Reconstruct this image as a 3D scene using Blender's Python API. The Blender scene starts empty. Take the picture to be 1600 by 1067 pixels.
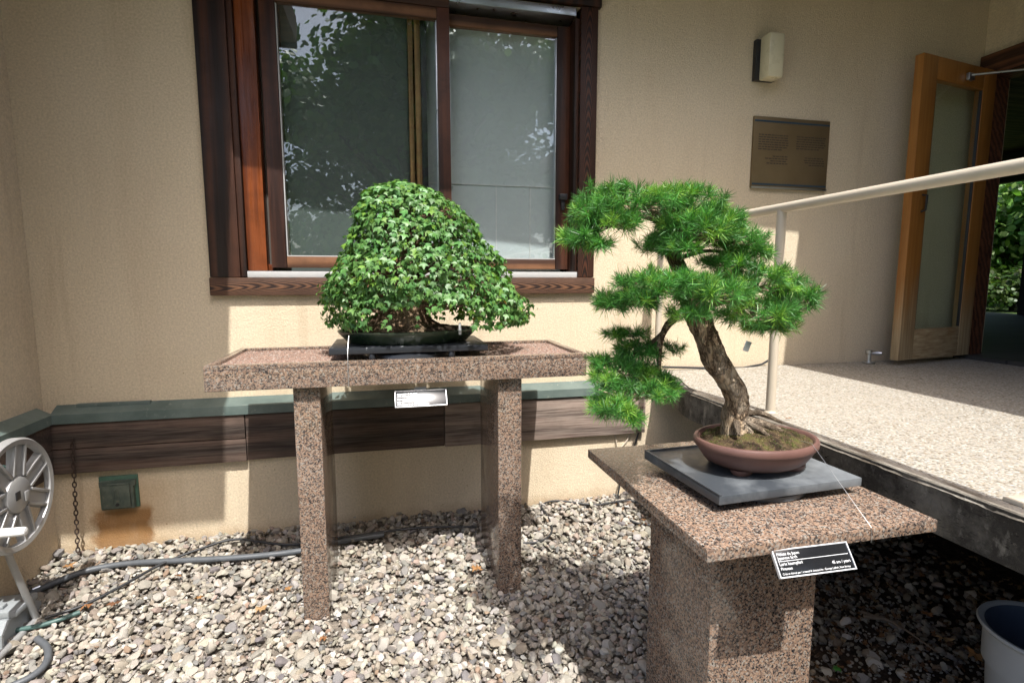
import bpy, bmesh, math, random
import numpy as np
from mathutils import Vector, Matrix, noise

# ------------------------------------------------------------------ camera, sky, sun
random.seed(7); rng = np.random.default_rng(7)
SC = bpy.context.scene; COL = SC.collection
S = 1.2                                   # modelling units -> metres
H = 1.19                                  # camera height (modelling units)
PITCH, YAW, LENS = math.radians(6.81), math.radians(13.277), 36*829/1600
cam = bpy.data.objects.new('camera', bpy.data.cameras.new('camera')); COL.objects.link(cam)
cam.data.sensor_width = 36; cam.data.lens = LENS; cam.data.clip_start = .02; cam.data.clip_end = 2000
cam.location = (0, 0, H*S); cam.rotation_euler = (math.pi/2-PITCH, 0, -YAW)
SC.camera = cam
LIGHT = Vector((-.13, 1, -1.8)).normalized()          # direction the sunlight travels
w = bpy.data.worlds.new('World'); SC.world = w; w.use_nodes = True
nt = w.node_tree; sky = nt.nodes.new('ShaderNodeTexSky'); sky.sky_type = 'NISHITA'; sky.sun_disc = False
sky.sun_elevation = math.asin(-LIGHT.z); sky.sun_rotation = math.atan2(-LIGHT.x, -LIGHT.y)
sky.air_density = .75; sky.dust_density = 4
nt.links.new(sky.outputs[0], nt.nodes['Background'].inputs[0]); nt.nodes['Background'].inputs[1].default_value = .142
sun = bpy.data.objects.new('sun', bpy.data.lights.new('sun', 'SUN')); COL.objects.link(sun)
sun.data.energy = 3.1; sun.data.angle = math.radians(.53); sun.data.color = (1, .978, .94)
sun.rotation_euler = LIGHT.to_track_quat('-Z', 'Y').to_euler(); sun.location = (0, -4, 12)
vs = SC.view_settings; vs.view_transform = 'Standard'; vs.look = 'None'; vs.gamma = 1; vs.use_curve_mapping = False
vs.exposure = 1.27
SC.cycles.max_bounces = 8; SC.cycles.transparent_max_bounces = 16; SC.cycles.caustics_reflective = False

# ------------------------------------------------------------------ helpers
_p, _y = PITCH, YAW
FWD = Vector((math.sin(_y)*math.cos(_p), math.cos(_y)*math.cos(_p), -math.sin(_p)))
RGT = Vector((math.cos(_y), -math.sin(_y), 0)); UPV = RGT.cross(FWD)
def ray(px, py): return FWD*829+RGT*(px-800)-UPV*(py-533.5)
def at(px, py, Y):                         # point on the upright plane at distance Y
    d = ray(px, py); t = Y/d.y; return Vector((d.x*t, Y, H+d.z*t))
def atz(px, py, z):                        # point on the level plane at height z
    d = ray(px, py); t = (z-H)/d.z; return Vector((d.x*t, d.y*t, z))
def R(a): return math.radians(a)

ROOT = {}                                  # object name -> base point of its thing
class MB:
    def __init__(s): s.v = []; s.f = []; s.smooth = True
    def add(s, vs, fs):
        n = len(s.v); s.v += [tuple(v) for v in vs]; s.f += [tuple(i+n for i in f) for f in fs]; return s
    def box(s, lo, hi, bev=.0025, M=None):
        bm = bmesh.new(); bmesh.ops.create_cube(bm, size=1)
        for v in bm.verts:
            for k in range(3): v.co[k] = lo[k]+(v.co[k]+.5)*(hi[k]-lo[k])
        if bev: bmesh.ops.bevel(bm, geom=bm.edges[:], offset=bev, segments=2, affect='EDGES', profile=.6)
        if M is not None: bm.transform(M)
        bm.verts.index_update(); s.add([v.co[:] for v in bm.verts], [[v.index for v in f.verts] for f in bm.faces]); bm.free(); return s
    def prism(s, pts, axis, a, b):         # polygon of 2-D points extruded along an axis
        def P(q, t):
            return {'x': (t, q[0], q[1]), 'y': (q[0], t, q[1]), 'z': (q[0], q[1], t)}[axis]
        n = len(pts); v = [P(q, a) for q in pts]+[P(q, b) for q in pts]
        f = [tuple(range(n))[::-1], tuple(range(n, 2*n))]+[(i, (i+1) % n, n+(i+1) % n, n+i) for i in range(n)]
        return s.add(v, f)
    def tube(s, pts, rad, n=10, cap=True, disp=None):
        pts = [Vector(p) for p in pts]; m = len(pts)
        rad = [rad]*m if not hasattr(rad, '__len__') else list(rad)
        V = []; F = []; prev = None
        for i, p in enumerate(pts):
            t = (pts[min(i+1, m-1)]-pts[max(i-1, 0)]).normalized()
            if prev is None:
                u = t.orthogonal().normalized()
            else:
                u = (prev-t*prev.dot(t)).normalized()
            prev = u; w_ = t.cross(u)
            for k in range(n):
                a = 2*math.pi*k/n; d = u*math.cos(a)+w_*math.sin(a); r = rad[i]
                if disp: r *= disp(p, d, i)
                V.append(p+d*r)
        for i in range(m-1):
            for k in range(n): F.append((i*n+k, i*n+(k+1) % n, (i+1)*n+(k+1) % n, (i+1)*n+k))
        if cap: F += [tuple(range(n))[::-1], tuple((m-1)*n+k for k in range(n))]
        return s.add(V, F)
    def lathe(s, prof, c, n=40, sx=1, sy=1, rot=0, axis='z'):
        V = []; F = []
        for r, z in prof:
            for k in range(n):
                a = 2*math.pi*k/n; x, y = r*math.cos(a)*sx, r*math.sin(a)*sy
                x, y = x*math.cos(rot)-y*math.sin(rot), x*math.sin(rot)+y*math.cos(rot)
                q = {'z': (x, y, z), 'x': (z, x, y), 'y': (x, -z, y)}[axis]
                V.append((c[0]+q[0], c[1]+q[1], c[2]+q[2]))
        for i in range(len(prof)-1):
            for k in range(n): F.append((i*n+k, i*n+(k+1) % n, (i+1)*n+(k+1) % n, (i+1)*n+k))
        return s.add(V, F)
    def mesh(s, name, base=(0, 0, 0)):
        me = bpy.data.meshes.new(name); b = Vector(base)
        me.from_pydata([(v[0]-b[0], v[1]-b[1], v[2]-b[2]) for v in s.v], [], s.f); me.validate(); me.update()
        bm = bmesh.new(); bm.from_mesh(me); bmesh.ops.recalc_face_normals(bm, faces=bm.faces[:]); bm.to_mesh(me); bm.free()
        if s.smooth:
            me.polygons.foreach_set('use_smooth', [True]*len(me.polygons)); me.set_sharp_from_angle(angle=R(38))
        return me

def put(name, data, parent=None, loc=(0, 0, 0)):
    o = bpy.data.objects.new(name, data); COL.objects.link(o); o.location = loc
    if parent is not None: o.parent = parent; ROOT[o.name] = ROOT[parent.name]
    else: ROOT[o.name] = Vector(loc)
    return o
def part(name, mb, mat, parent, label=None):
    b = ROOT[parent.name]; me = mb.mesh(name, b); me.materials.append(mat); o = put(name, me, parent)
    if label: o['label'] = label
    return o
def tag(o, label=None, cat=None, group=None, kind=None):
    for k, v in (('label', label), ('category', cat), ('group', group), ('kind', kind)):
        if v: o[k] = v
    return o
def thing(name, base, label, cat, group=None):
    o = put(name, None, None, base); o.empty_display_size = .05; return tag(o, label, cat, group)
def single(name, mb, mat, base, label=None, cat=None, group=None, kind=None):
    me = mb.mesh(name, base); me.materials.append(mat); o = put(name, me, None, base); return tag(o, label, cat, group, kind)

def scatter_mesh(name, tv, tf, mats, locs, tint=None, smooth=True, tcol=None):
    """one mesh of many small copies: tv a list of templates or a template; mats (N,3,3); locs (N,3); tint (N,3)"""
    tvs = tv if isinstance(tv, list) else [tv]; tfs = tf if isinstance(tv, list) else [tf]
    V = []; L = []; n0 = 0; T = []
    N = len(locs); pick = rng.integers(0, len(tvs), N)
    for k in range(len(tvs)):
        idx = np.where(pick == k)[0]
        if not len(idx): continue
        t = np.asarray(tvs[k], float); f = np.asarray(tfs[k], int)
        v = np.einsum('nij,kj->nki', mats[idx], t)+locs[idx][:, None, :]
        V.append(v.reshape(-1, 3)); nk = len(t)
        L.append((f[None]+(np.arange(len(idx))*nk)[:, None, None]+n0).reshape(-1, 3)); n0 += len(idx)*nk
        if tint is not None: T.append((tint[idx][:, None, :]*(np.ones((nk, 3)) if tcol is None else tcol[k])[None]).reshape(-1, 3))
    V = np.concatenate(V); L = np.concatenate(L)
    me = bpy.data.meshes.new(name); me.vertices.add(len(V)); me.vertices.foreach_set('co', V.ravel())
    me.loops.add(L.size); me.loops.foreach_set('vertex_index', L.ravel())
    me.polygons.add(len(L)); me.polygons.foreach_set('loop_start', np.arange(0, L.size, 3)); me.polygons.foreach_set('loop_total', np.full(len(L), 3))
    me.update(calc_edges=True); me.polygons.foreach_set('use_smooth', np.full(len(L), smooth))
    if tint is not None:
        a = me.color_attributes.new('tint', 'FLOAT_COLOR', 'POINT'); T = np.concatenate(T)
        a.data.foreach_set('color', np.concatenate([T, np.ones((len(T), 1))], 1).ravel())
    return me
def tmesh(name, tv, tf, tint, smooth=True, tc=None):
    return scatter_mesh(name, np.asarray(tv), np.asarray(tf), np.eye(3)[None], np.zeros((1, 3)), np.array([tint]), smooth, None if tc is None else [tc])
def frames(nrm, roll, tipdir=None):
    """rotation matrices whose z axis is nrm; y axis near tipdir, rolled"""
    n = nrm/np.linalg.norm(nrm, axis=1)[:, None]
    t = np.tile(np.array([0, 0, 1.]), (len(n), 1)) if tipdir is None else tipdir
    y = t-n*np.sum(t*n, 1)[:, None]; y /= np.maximum(np.linalg.norm(y, axis=1), 1e-6)[:, None]
    x = np.cross(y, n); c, s_ = np.cos(roll)[:, None], np.sin(roll)[:, None]
    x2 = x*c+y*s_; y2 = -x*s_+y*c
    return np.stack([x2, y2, n], 2)

# ------------------------------------------------------------------ materials
class NT:
    def __init__(s, name, rough=.6, spec=.5):
        s.m = bpy.data.materials.new(name); s.m.use_nodes = True; s.t = s.m.node_tree; s.b = s.t.nodes['Principled BSDF']
        s.b.inputs['Roughness'].default_value = rough; s.b.inputs['Specular IOR Level'].default_value = spec
        s.co = s.t.nodes.new('ShaderNodeTexCoord').outputs['Object']
    def n(s, typ, **kw):
        nd = s.t.nodes.new('ShaderNode'+typ)
        for k, v in kw.items():
            if k in nd.inputs: 
                if hasattr(v, 'is_linked') or isinstance(v, bpy.types.NodeSocket): s.t.links.new(v, nd.inputs[k])
                else: nd.inputs[k].default_value = v
            else: setattr(nd, k, v)
        return nd
    def link(s, a, b): s.t.links.new(a, b)
    def map(s, scale=(1, 1, 1), loc=(0, 0, 0), rot=(0, 0, 0), src=None):
        nd = s.n('Mapping'); s.link(src or s.co, nd.inputs[0]); nd.inputs['Scale'].default_value = scale; nd.inputs['Location'].default_value = loc; nd.inputs['Rotation'].default_value = rot
        return nd.outputs[0]
    def noise(s, scale, detail=4, rough=.55, vec=None, dist=0):
        return s.n('TexNoise', Vector=vec or s.co, Scale=scale, Detail=detail, Roughness=rough, Distortion=dist).outputs[0]
    def vor(s, scale, vec=None, feature='F1', out='Color', rnd=1):
        return s.n('TexVoronoi', Vector=vec or s.co, Scale=scale, feature=feature, Randomness=rnd).outputs[out]
    def ramp(s, fac, stops, interp='LINEAR'):
        nd = s.n('ValToRGB'); s.link(fac, nd.inputs[0]); r = nd.color_ramp; r.interpolation = interp
        while len(r.elements) < len(stops): r.elements.new(.5)
        for e, (p_, c) in zip(r.elements, stops):
            e.position = p_; e.color = (c, c, c, 1) if not hasattr(c, '__len__') else (*c, 1)
        return nd.outputs[0]
    def mix(s, fac, a, b, mode='MIX'):
        nd = s.n('Mix', data_type='RGBA', blend_type=mode)
        for i, v in ((0, fac), (6, a), (7, b)):
            if isinstance(v, bpy.types.NodeSocket): s.link(v, nd.inputs[i])
            else: nd.inputs[i].default_value = v if i == 0 else (*v, 1)
        return nd.outputs[2]
    def math(s, op, a, b=0, c=0):
        nd = s.n('Math', operation=op)
        for i, v in enumerate((a, b, c)):
            if isinstance(v, bpy.types.NodeSocket): s.link(v, nd.inputs[i])
            else: nd.inputs[i].default_value = v
        return nd.outputs[0]
    def color(s, c):
        if isinstance(c, bpy.types.NodeSocket): s.link(c, s.b.inputs['Base Color'])
        else: s.b.inputs['Base Color'].default_value = (*c, 1)
        return s
    def rough(s, r): s.link(r, s.b.inputs['Roughness']); return s
    def bump(s, h, strength=.3, dist=.004):
        nd = s.n('Bump', Strength=strength, Distance=dist); s.link(h, nd.inputs['Height'])
        prev = s.b.inputs['Normal']
        if prev.is_linked: s.link(prev.links[0].from_socket, nd.inputs['Normal'])
        s.link(nd.outputs[0], s.b.inputs['Normal']); return s

def plain(name, c, rough=.5, metal=0, spec=.5, var=.12, scale=30, bump=0):
    m = NT(name, rough, spec); m.b.inputs['Metallic'].default_value = metal
    f = m.noise(scale, 5); m.color(m.mix(f, tuple(x*(1-var) for x in c), tuple(min(1, x*(1+var)) for x in c)))
    m.rough(m.ramp(m.noise(scale*.6, 4), [(.3, max(.02, rough-.1)), (.7, min(1, rough+.1))]))
    if bump: m.bump(m.noise(scale*3, 3), bump, .002)
    return m.m

def stucco_mat(name, stain=False):
    m = NT(name, .92, .2)
    big = m.noise(1.3, 5, .6); streak = m.noise(2.2, 5, .6, m.map((2.4, 2.4, .5)))
    c = m.mix(m.ramp(big, [(.3, 0), (.7, 1)]), (.63, .522, .368), (.68, .575, .422))
    c = m.mix(m.ramp(streak, [(.5, 0), (.8, .35)]), c, (.50, .385, .255))
    sp = m.vor(150, out='Distance'); c = m.mix(m.ramp(m.noise(260, 2), [(.22, .55), (.38, 0)]), c, (.36, .27, .17))
    c = m.mix(1, c, m.ramp(m.noise(115, 3, .6), [(.25, .80), (.75, 1.14)]), 'MULTIPLY')
    drip = m.ramp(m.noise(7, 4, .6, m.map((1, 1, .07))), [(.60, 0), (.72, .30)]); c = m.mix(drip, c, (.40, .30, .19))
    pit = m.ramp(m.noise(42, 2, .5), [(.20, 1), (.25, 0)]); c = m.mix(pit, c, (.3, .22, .14))
    if stain:      # rust run below the vent box and splash dirt along the foot of the wall
        sx = m.n('SeparateXYZ'); m.link(m.co, sx.inputs[0]); X, Z = sx.outputs[0], sx.outputs[2]
        wob = m.math('MULTIPLY', m.math('SUBTRACT', m.noise(14, 4), .5), .10)
        dx = m.math('ABSOLUTE', m.math('ADD', m.math('SUBTRACT', X, -1.165), wob))
        inx = m.ramp(dx, [(.095, 1), (.125, 0)])
        inz = m.ramp(m.math('ADD', Z, .1), [(.26, 1), (.30, 0)])
        side = m.ramp(m.noise(9, 5, .7, m.map((1, 1, .35))), [(.25, .6), (.5, 1)])
        k = m.math('MULTIPLY', m.math('MULTIPLY', inx, inz), side)
        c = m.mix(m.math('MULTIPLY', k, .95), c, m.mix(m.noise(40, 3), (.12, .045, .010), (.27, .12, .035)))
        halo = m.math('MULTIPLY', m.ramp(dx, [(.05, .5), (.24, 0)]), m.ramp(m.math('ADD', Z, .1), [(.36, 1), (.44, 0)]))
        c = m.mix(m.math('MULTIPLY', halo, side), c, (.42, .25, .11))
        low = m.math('ADD', Z, m.math('MULTIPLY', m.noise(16, 4), .09))
        c = m.mix(m.ramp(m.math('ADD', low, .1), [(.13, .6), (.21, 0)]), c, (.30, .19, .10))
    m.color(c)
    m.bump(m.noise(150, 4, .7), .9, .005); m.bump(m.noise(34, 4), .35, .006); m.bump(pit, -.4, .004)
    return m.m

def granite_mat(name, rough=.1, scale=240, bright=.9):
    m = NT(name, rough, .5)
    d = m.n('TexNoise', Scale=70.0, Detail=2.0).outputs[1]
    co = m.n('VectorMath', operation='MULTIPLY_ADD'); m.link(d, co.inputs[0]); co.inputs[1].default_value = (.008,)*3; m.link(m.co, co.inputs[2])
    cell = m.vor(scale, co.outputs[0]); s1 = m.n('SeparateColor'); m.link(cell, s1.inputs[0])
    b = bright
    c = m.ramp(s1.outputs[0], [(0, (.018, .017, .018)), (.18, (.075, .060, .052)), (.31, (.15*b, .10*b, .075*b)), (.48, (.265*b, .168*b, .113*b)), (.70, (.30*b, .21*b, .15*b)), (.87, (.28*b, .255*b, .22*b))], 'CONSTANT')
    c2 = m.vor(scale*2.3, co.outputs[0]); s2 = m.n('SeparateColor'); m.link(c2, s2.inputs[0])
    c = m.mix(m.ramp(s2.outputs[1], [(0, .75), (.17, 0)], 'CONSTANT'), c, (.02, .02, .022))
    c = m.mix(m.ramp(s2.outputs[2], [(.8, 0), (.81, .5)]), c, (.32*b, .245*b, .19*b))
    m.color(c); m.rough(m.ramp(m.noise(9, 5), [(.3, max(.03, rough-.05)), (.75, rough+.16)])); m.bump(m.noise(300, 2), .04, .001)
    return m.m

def wood_mat(name, axis, dark, light, ring=9., stretch=.09, rough=.55, contrast=(.35, .75), off=(0, 0, 0), grey=0):
    """ring pattern round a stretched axis: cathedral figure plus fine fibre"""
    m = NT(name, rough, .35); sc = [1, 1, 1]; sc['xyz'.index(axis)] = stretch
    v = m.map(tuple(sc), off)
    wv = m.n('TexWave', wave_type='RINGS', rings_direction='SPHERICAL', Vector=v, Scale=ring, Distortion=5.5, Detail=4.0, **{'Detail Scale': 2.2, 'Detail Roughness': .6}).outputs['Fac']
    fs = [160, 160, 160]; fs['xyz'.index(axis)] = 5
    fib = m.noise(1, 4, .6, m.map(tuple(fs)))
    f = m.math('ADD', m.math('MULTIPLY', wv, .72), m.math('MULTIPLY', fib, .34))
    c = m.mix(m.ramp(f, [(contrast[0], 0), (contrast[1], 1)]), dark, light)
    c = m.mix(m.ramp(m.noise(7, 5, .65), [(.45, 0), (.75, .55)]), c, tuple(x*.35 for x in dark))
    if grey: c = m.mix(m.math('MULTIPLY', m.ramp(fib, [(.35, 0), (.65, 1)]), grey), c, (.36, .30, .25))
    m.color(c); m.rough(m.ramp(fib, [(.3, rough-.12), (.7, min(1, rough+.2))])); m.bump(f, .35, .003); m.bump(fib, .25, .0015)
    return m.m

def cathedral_mat(name, ua, u0, la, A, Bk, warp, dark, light, contrast=(.3, .75), rough=.5):
    """flat sawn board: parabolic growth rings along axis la, centred on u0 of axis ua"""
    m = NT(name, rough, .35); sx = m.n('SeparateXYZ'); m.link(m.co, sx.inputs[0]); U, L = sx.outputs['XYZ'.index(ua)], sx.outputs['XYZ'.index(la)]
    sc = [9, 9, 9]; sc['XYZ'.index(la)] = 2.6; nz = m.noise(1, 3, .5, m.map(tuple(sc)))
    du = m.math('ADD', m.math('SUBTRACT', U, u0), m.math('MULTIPLY', m.math('SUBTRACT', m.noise(2.3, 2), .5), .05))
    t = m.math('ADD', m.math('MULTIPLY', m.math('MULTIPLY', du, du), A), m.math('MULTIPLY', L, Bk)); t = m.math('ADD', t, m.math('MULTIPLY', nz, warp))
    wv = m.math('MULTIPLY_ADD', m.math('SINE', m.math('MULTIPLY', t, 6.283)), .5, .5)
    fs = [170, 170, 170]; fs['XYZ'.index(la)] = 6; fib = m.noise(1, 4, .6, m.map(tuple(fs)))
    f = m.math('ADD', m.math('MULTIPLY', wv, .75), m.math('MULTIPLY', fib, .35)); c = m.mix(m.ramp(f, [(contrast[0], 0), (contrast[1], 1)]), dark, light)
    c = m.mix(m.ramp(m.noise(6, 5, .65), [(.45, 0), (.75, .6)]), c, tuple(x*.4 for x in dark)); m.color(c); m.bump(f, .4, .003); m.bump(fib, .25, .0015); return m.m

def tint_mat(name, rough, spec=.4, trans=0, bump=None, var=.15):
    m = NT(name, rough, spec); a = m.n('Attribute', attribute_name='tint').outputs['Color']
    f = m.noise(60, 4); c = m.mix(f, m.mix(1, a, (1-var,)*3, 'MULTIPLY'), m.mix(1, a, (1+var,)*3, 'MULTIPLY')); m.color(c)
    if bump: m.bump(m.noise(bump[0], 4, .6), bump[1], bump[2])
    if trans:
        tr = m.n('BsdfTranslucent'); m.link(m.mix(1, c, (1.25, 1.5, .55), 'MULTIPLY'), tr.inputs[0])
        mx = m.n('MixShader'); mx.inputs[0].default_value = trans; m.link(m.b.outputs[0], mx.inputs[1]); m.link(tr.outputs[0], mx.inputs[2])
        m.link(mx.outputs[0], m.t.nodes['Material Output'].inputs[0])
    return m.m

def glass_mat(name, tint=(.93, .95, .945), f0=.085, rough=0.0):
    m = NT(name); t = m.n('BsdfTransparent'); t.inputs[0].default_value = (*tint, 1)
    g = m.n('BsdfGlossy'); g.inputs['Roughness'].default_value = rough; g.inputs[0].default_value = (.95, 1, 1, 1)
    m.bumpless = True; b = m.n('Bump', Strength=.006, Distance=.01); m.link(m.noise(2.2, 2), b.inputs['Height']); m.link(b.outputs[0], g.inputs['Normal'])
    lw = m.n('LayerWeight', Blend=.5); f5 = m.math('POWER', lw.outputs['Facing'], 5)   # Schlick, the same from both faces of the pane
    fr = m.math('MULTIPLY_ADD', f5, 1-f0, f0); mx = m.n('MixShader'); m.link(fr, mx.inputs[0]); m.link(t.outputs[0], mx.inputs[1]); m.link(g.outputs[0], mx.inputs[2])
    m.link(mx.outputs[0], m.t.nodes['Material Output'].inputs[0]); return m.m

M = {}
M['stucco'] = stucco_mat('stucco'); M['stucco_low'] = stucco_mat('stucco_foot', True)
M['granite'] = granite_mat('polished_red_granite'); M['granite_top'] = granite_mat('pedestal_granite', .14, 240, 1.0)
M['casing_v'] = wood_mat('weathered_casing_upright', 'z', (.013, .006, .004), (.06, .022, .011), 5, .03, .5, (.3, .95), (.31, .2, .12))
M['casing_r'] = cathedral_mat('figured_casing_upright', 'X', .9965, 'Z', 3600, 20, 2.2, (.013, .007, .005), (.085, .03, .015), (.25, 1))
M['casing_h'] = cathedral_mat('figured_sill_board', 'Z', 1.150, 'X', 4200, 16, 3.4, (.022, .011, .008), (.17, .08, .04), (.25, 1), .6)
M['sash'] = wood_mat('brown_sash_wood', 'z', (.024, .009, .006), (.085, .03, .015), 4, .03, .45, (.3, .85), (.2, .9, .4))
M['sash_h'] = wood_mat('brown_rail_wood', 'x', (.05, .022, .012), (.19, .088, .042), 4, .03, .5, (.3, .85), (.2, .9, .4))
M['orange'] = wood_mat('varnished_jamb_wood', 'z', (.11, .027, .008), (.21, .055, .015), 9, .04, .3, (.3, .8), (.5, .2, .1))
M['ochre'] = wood_mat('ochre_inner_stile', 'z', (.20, .11, .04), (.36, .21, .085), 9, .04, .5, (.3, .8))
def door_mat(name, axis):
    m = NT(name, .38, .4); fs = [70, 70, 70]; fs['xyz'.index(axis)] = 2; fib = m.noise(1, 5, .6, m.map(tuple(fs))); c = m.mix(m.ramp(fib, [(.3, 0), (.7, 1)]), (.25, .10, .021), (.37, .165, .04))
    c = m.mix(m.ramp(m.noise(3, 4), [(.4, 0), (.75, .35)]), c, (.17, .065, .014)); sx = m.n('SeparateXYZ'); m.link(m.co, sx.inputs[0])
    wz = m.math('ADD', sx.outputs[2], m.math('MULTIPLY', m.math('SUBTRACT', m.noise(5, 5, .7, m.map((3, 3, .6))), .5), .55)); worn = m.mix(m.ramp(fib, [(.35, 0), (.65, 1)]), (.25, .17, .09), (.45, .36, .22))
    c = m.mix(m.ramp(m.math('MULTIPLY', wz, .5), [(.42, .95), (.62, 0)]), c, worn); m.color(c); m.bump(fib, .15, .001); return m.m
M['door'] = door_mat('golden_door_wood', 'z'); M['door_low'] = door_mat('golden_door_rail', 'x')
M['header'] = wood_mat('brown_header_wood', 'y', (.05, .02, .012), (.15, .06, .03), 10, .06, .5, (.3, .8))
M['plank'] = wood_mat('grey_brown_plank', 'x', (.020, .011, .008), (.085, .050, .036), 3.5, .06, .8, (.25, .95), (.1, .3, .7), .2)
M['plank_grey'] = wood_mat('silvered_plank', 'x', (.075, .05, .042), (.22, .16, .13), 5, .05, .85, (.25, .85), (.6, .1, .2), .6)
M['soffit'] = wood_mat('soffit_boards', 'x', (.10, .055, .03), (.20, .12, .07), 7, .05, .6, (.3, .9))
M['flash'] = None
m = NT('green_painted_flashing', .38, .5); c = m.mix(m.ramp(m.noise(6, 5, .6), [(.35, 0), (.7, 1)]), (.058, .085, .078), (.125, .16, .145))
c = m.mix(m.ramp(m.noise(30, 4, .7), [(.62, 0), (.74, .5)]), c, (.33, .34, .29)); m.color(c); m.bump(m.noise(20, 3), .1, .003); M['flash'] = m.m
M['white'] = plain('white_paint', (.42, .42, .41), .5, var=.1)
M['alu'] = plain('brushed_aluminium', (.55, .57, .58), .35, 1, var=.08)
M['castalu'] = plain('cast_aluminium_paint', (.37, .37, .365), .38, .35, var=.08, scale=60, bump=.05)
M['handle_white'] = plain('white_plastic', (.78, .78, .77), .35)
M['rail'] = plain('tan_rail_paint', (.50, .435, .34), .38, var=.07, scale=14)
M['black'] = plain('black_metal', (.018, .018, .02), .4, var=.2)
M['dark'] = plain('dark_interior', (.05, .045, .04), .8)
M['glass'] = glass_mat('window_glass'); M['door_glass'] = glass_mat('door_glass', (.90, .95, .92), .05)
M['blind'] = plain('grey_roller_blind', (.10, .12, .112), .9, var=.06, scale=8); M['blind_w'] = plain('pale_screen', (.62, .67, .68), .9, var=.06, scale=8)
M['screen'] = plain('brown_insect_screen', (.085, .07, .058), .8, var=.15, scale=200)
M['lampglass'] = plain('cream_lamp_glass', (.62, .57, .40), .32, var=.05)
m = NT('bronze_plaque', .38, .5); m.b.inputs['Metallic'].default_value = .55
m.color(m.mix(m.noise(7, 5), (.16, .115, .06), (.26, .20, .115))); m.rough(m.ramp(m.noise(11, 4), [(.3, .28), (.7, .5)])); M['plaque'] = m.m
M['plaque_blue'] = plain('dark_blue_band', (.02, .05, .08), .4); M['ink'] = plain('dark_lettering', (.06, .045, .03), .5)
M['rubber'] = plain('grey_black_hose', (.075, .082, .09), .55, var=.3, scale=25, bump=.1); M['cable'] = plain('black_cable', (.022, .023, .025), .5, var=.2)
M['greenhose'] = plain('dark_green_hose', (.05, .10, .09), .5)
M['wire'] = plain('bright_wire', (.45, .45, .44), .35, .8); M['rusty'] = plain('rusty_iron', (.055, .035, .026), .8, .3, var=.45, scale=120)
m = NT('old_green_cast_box', .55, .5); c = m.mix(m.ramp(m.noise(25, 5, .65), [(.4, 0), (.7, 1)]), (.055, .075, .062), (.11, .125, .10)); c = m.mix(m.ramp(m.noise(55, 4), [(.62, 0), (.72, .7)]), c, (.17, .15, .11)); m.color(c); m.bump(m.noise(90, 3), .2, .002); M['box'] = m.m
M['boxgreen'] = plain('green_mount_frame', (.06, .125, .09), .6, var=.3, scale=50)
M['bucket'] = plain('grey_bin_plastic', (.29, .305, .31), .5, var=.08, scale=20, bump=.04); M['bucket_in'] = plain('navy_bin_lining', (.04, .055, .085), .5)
M['greyplastic'] = plain('grey_plastic', (.27, .29, .30), .5, var=.12)
m = NT('exposed_aggregate', .85, .3); co = m.co; cv = m.vor(150); s1 = m.n('SeparateColor'); m.link(cv, s1.inputs[0])
c = m.ramp(s1.outputs[0], [(0, (.13, .11, .085)), (.14, (.245, .23, .195)), (.35, (.315, .30, .265)), (.6, (.375, .36, .32)), (.8, (.275, .27, .25)), (.93, (.47, .46, .425))], 'CONSTANT')
d = m.vor(150, out='Distance'); c = m.mix(m.ramp(d, [(.35, 0), (.75, .55)]), c, (.33, .27, .19)); c = m.mix(m.ramp(m.noise(2.2, 5), [(.4, 0), (.75, .3)]), c, (.34, .30, .24))
m.color(c); m.bump(m.math('SUBTRACT', 1, d), .7, .005); M['aggregate'] = m.m
m = NT('weathered_concrete', .95, .2); c = m.mix(m.ramp(m.noise(5.5, 8, .72), [(.40, 0), (.62, 1)]), (.045, .041, .035), (.17, .158, .135))
c = m.mix(m.ramp(m.noise(9, 7, .7, m.map((1.6, 1.6, .8))), [(.56, 0), (.68, .85)]), c, (.30, .28, .24)); pit = m.ramp(m.vor(34, m.mix(.06, m.co, m.n('TexNoise', Scale=30.0).outputs[1]), out='Distance'), [(.10, 1), (.2, 0)]); c = m.mix(pit, c, (.012, .011, .010))
c = m.mix(m.ramp(m.noise(60, 4, .7), [(.6, 0), (.72, .6)]), c, (.24, .21, .17)); m.color(c); m.bump(m.noise(28, 8, .75), 1, .022); m.bump(pit, -.8, .008); M['concrete'] = m.m
m = NT('pale_slab_edge', .9, .25); c = m.mix(m.ramp(m.noise(9, 6, .65, m.map((4, .6, 1))), [(.4, 0), (.66, 1)]), (.14, .115, .085), (.46, .42, .35)); m.color(c); m.bump(m.noise(60, 5, .7), .6, .008); M['slab_edge'] = m.m
m = NT('worn_black_board', .45, .5); c = m.mix(m.ramp(m.noise(7, 6, .6), [(.42, 0), (.7, 1)]), (.045, .052, .06), (.165, .18, .19)); m.color(c); m.rough(m.ramp(m.noise(13, 4), [(.3, .3), (.7, .6)])); m.bump(m.noise(26, 4), .1, .003); M['board'] = m.m
m = NT('paint_flecked_black_board', .38, .5); c = m.mix(m.ramp(m.noise(26, 4, .6, m.map((1, 1, .6))), [(.60, 0), (.64, 1)]), (.016, .018, .022), (.36, .37, .38)); m.color(c); M['board_b'] = m.m
m = NT('green_glazed_pot', .22, .5); c = m.mix(m.ramp(m.noise(14, 4), [(.35, 0), (.7, 1)]), (.012, .026, .014), (.045, .06, .033)); m.color(c); m.bump(m.noise(50, 3), .1, .002); M['pot_g'] = m.m
m = NT('brown_unglazed_pot', .5, .45); c = m.mix(m.ramp(m.noise(10, 5), [(.3, 0), (.75, 1)]), (.105, .052, .043), (.155, .083, .068)); m.color(c); m.bump(m.noise(160, 3), .08, .001); M['pot_b'] = m.m
m = NT('dark_soil', .95, .2); m.color(m.mix(m.noise(90, 4), (.012, .008, .005), (.06, .04, .025))); m.bump(m.noise(80, 5), .8, .01); M['soil'] = m.m
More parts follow.
